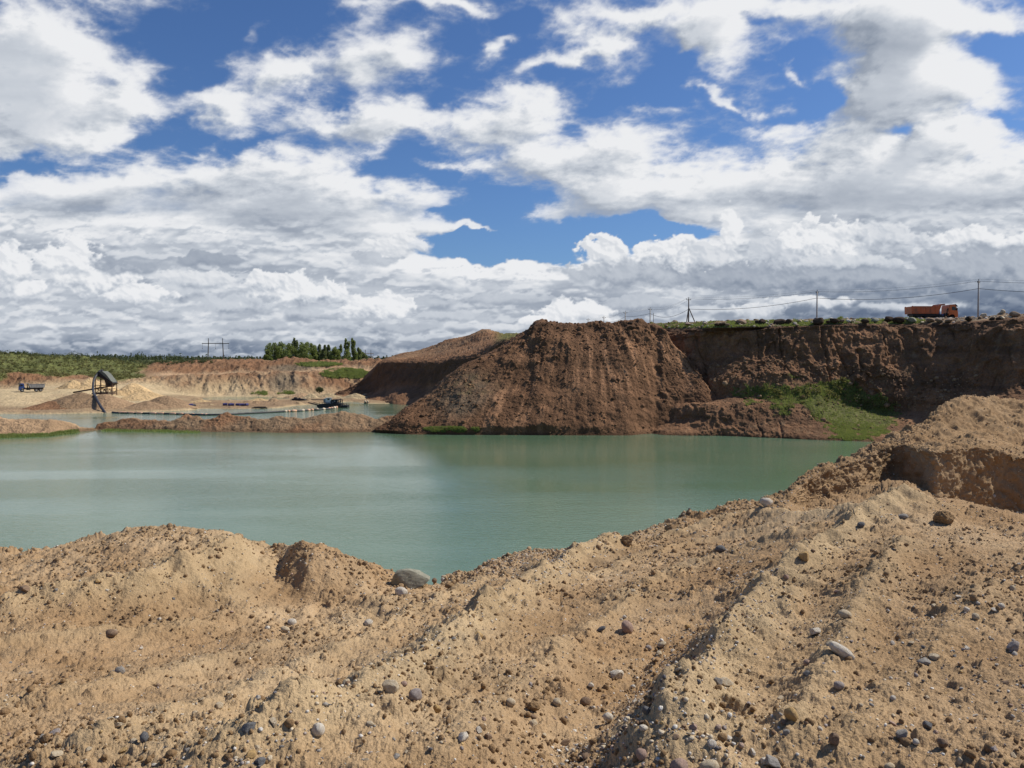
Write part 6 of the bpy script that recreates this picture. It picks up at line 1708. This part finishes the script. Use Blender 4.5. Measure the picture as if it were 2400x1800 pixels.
shrubs(CL, (CLG > 0.5) & (CLT < 7.5) & (PYc > 870) & (PXc > 1780) & (PXc < 2130) & (PYc < 960), 70, 0.45, 60, 63, M_BUSH, 'low dark bushes scattered in the grass below the cliff', size=0.22)
def bush(px, py, d, r, label):
    g = np.random.default_rng(int(px))
    x, y, z = ray_point(px, py, d)
    t = thing('bush', label, 'bush', (x, y, z - r * 0.5))
    dd = g.normal(size=(900, 3)); dd /= np.linalg.norm(dd, axis=1, keepdims=True); dd *= (g.random((900, 1)) ** 0.4) * r * np.array([1.25, 1, 0.85]); dd[:, 2] += r * 0.7
    tri_mesh('foliage', leaves(dd, 0.25, g), M_FOREST).parent = t
    MB().tube([(0, 0, -0.6), (0, 0, r * 0.6)], [0.08, 0.04], 6).build('trunk', M_BARK, t)
bush(749, 915, 229, 0.95, 'dark round bush on the sandy slope above the dredger')

def tree(px, base_y, d, H, W, seed, label, kind='round', mat=None, grp='trees on the skyline beyond the pit'):
    g = np.random.default_rng(seed)
    x = (px - 1200) / F_PX * d; zb = CAM_Z - (base_y - 843) / F_PX * d
    t = thing('tree', label, 'tree', (x, d, zb - 0.6), 0, grp)
    H = H * 1.06 + 0.9; W = W * (1.4 if kind == 'round' else 1.25)
    tr = MB(); tr.tube([(0, 0, -0.5), (0.05 * H * (g.random() - .5), 0, H * 0.45), (0.08 * H * (g.random() - .5), 0, H * 0.9)], [0.022 * H, 0.014 * H, 0.004 * H], 8)
    for i in range(6):
        a = g.random() * 6.28; z0 = H * (0.18 + 0.1 * i)
        tr.tube([(0, 0, z0), (math.cos(a) * W * 0.33, math.sin(a) * W * 0.33, z0 + H * 0.16)], [0.008 * H, 0.003 * H], 5)
    tr.build('trunk', M_BARK, t)
    lobes = []
    nl = 11 if kind == 'round' else 9
    for i in range(nl):
        f = (i + 0.5) / nl
        zc = H * (0.16 + 0.76 * f) if kind != 'round' else H * (0.22 + 0.64 * f)
        wide = math.sqrt(max(0.1, 1 - 0.75 * (2 * f - 0.9) ** 2)) if kind == 'round' else (1.0 - 0.55 * f)
        a = g.random() * 6.28; rad = W * 0.5 * wide * (0.3 + 0.45 * g.random())
        lobes.append((math.cos(a) * rad, math.sin(a) * rad, zc, W * 0.5 * wide * (0.5 + 0.22 * g.random()), H * (0.12 + 0.05 * g.random())))
    pos = []
    for (lx, ly, lz, r, rz) in lobes:
        m = 230
        q = g.normal(size=(m, 3)); q /= np.linalg.norm(q, axis=1, keepdims=True); q *= g.random((m, 1)) ** 0.35
        pos.append(q * np.array([r, r, rz]) + np.array([lx, ly, lz]))
    pos = np.concatenate(pos)
    tri_mesh('crown', leaves(pos, 0.48, g), mat or M_TREE).parent = t
TR = [(629, 5.0, 2.6, 'round', 0, 'lone low bushy tree at the left foot of the skyline group'), (643, 8.2, 5.2, 'round', 0, 'dense round tree at the left end of the skyline group'), (661, 8.4, 5.0, 'round', 0, 'dense round tree second from the left in the skyline group'),
      (683, 7.6, 4.6, 'round', 0, 'broad dark tree left of the airy topped one'), (692, 9.6, 3.6, 'tall', 1, 'airy pale tree rising above the middle of the skyline group'), (704, 8.4, 5.0, 'round', 0, 'broad dark tree right of the airy topped one'), (720, 8.5, 4.6, 'round', 0, 'dark full crowned tree in the middle of the skyline group'), (734, 7.8, 4.0, 'round', 0, 'dark tree sloping down right of the middle of the group'),
      (746, 7.2, 3.4, 'tall', 1, 'light green narrow tree right of the dense middle'), (759, 6.8, 3.0, 'tall', 1, 'slim pale tree, left of a close pair'), (769, 7.0, 3.0, 'tall', 1, 'slim pale tree, right of a close pair'), (783, 6.2, 3.4, 'round', 0, 'lower dark tree before the two tall ones'), (797, 7.0, 2.8, 'tall', 0, 'narrow tree just left of the two tall ones'),
      (814, 9.3, 3.4, 'tall', 0, 'left of the two tallest trees at the right of the group'), (829, 9.3, 2.9, 'tall', 0, 'right of the two tallest trees at the right of the group'), (843, 5.8, 3.6, 'tall', 1, 'small airy tree beside the distant pylon'), (852, 4.2, 2.4, 'round', 1, 'smallest tree at the right end of the skyline group')]
for i, (px, H, W, kd, m, lab) in enumerate(TR):
    tree(px, 849.5, 336 + (i * 37 % 11), H, W, 900 + i, lab, kd, (M_TREE, M_TREE2)[m])

def forest():
    g = np.random.default_rng(77); n = 2600
    px = g.uniform(-500, 1300, n); d = g.uniform(1500, 3300, n)
    H = g.uniform(7, 12, n) * np.where(px < 420, 1.15, 0.85) * (1 + 0.5 * (g.random(n) < 0.06))
    x = (px - 1200) / F_PX * d; zb = np.full(n, 9.2)
    per = 26
    k = np.repeat(np.arange(n), per); f = g.random(len(k))
    con = (g.random(n) < 0.4)[k]
    wd = np.where(con, (1 - f) * 0.20, 0.34 * np.sqrt(np.clip(1 - (2 * f - 1) ** 2, 0, 1))) * H[k] * g.random(len(k)) ** 0.5
    a = g.random(len(k)) * 6.283
    pos = np.stack([x[k] + np.cos(a) * wd, d[k] + np.sin(a) * wd, zb[k] + f * H[k]], -1)
    o = tri_mesh('forest', leaves(pos, 3.2, g), M_FOREST)
    tag(o, 'dark distant forest strip along the horizon', 'forest', None, 'stuff')
forest()
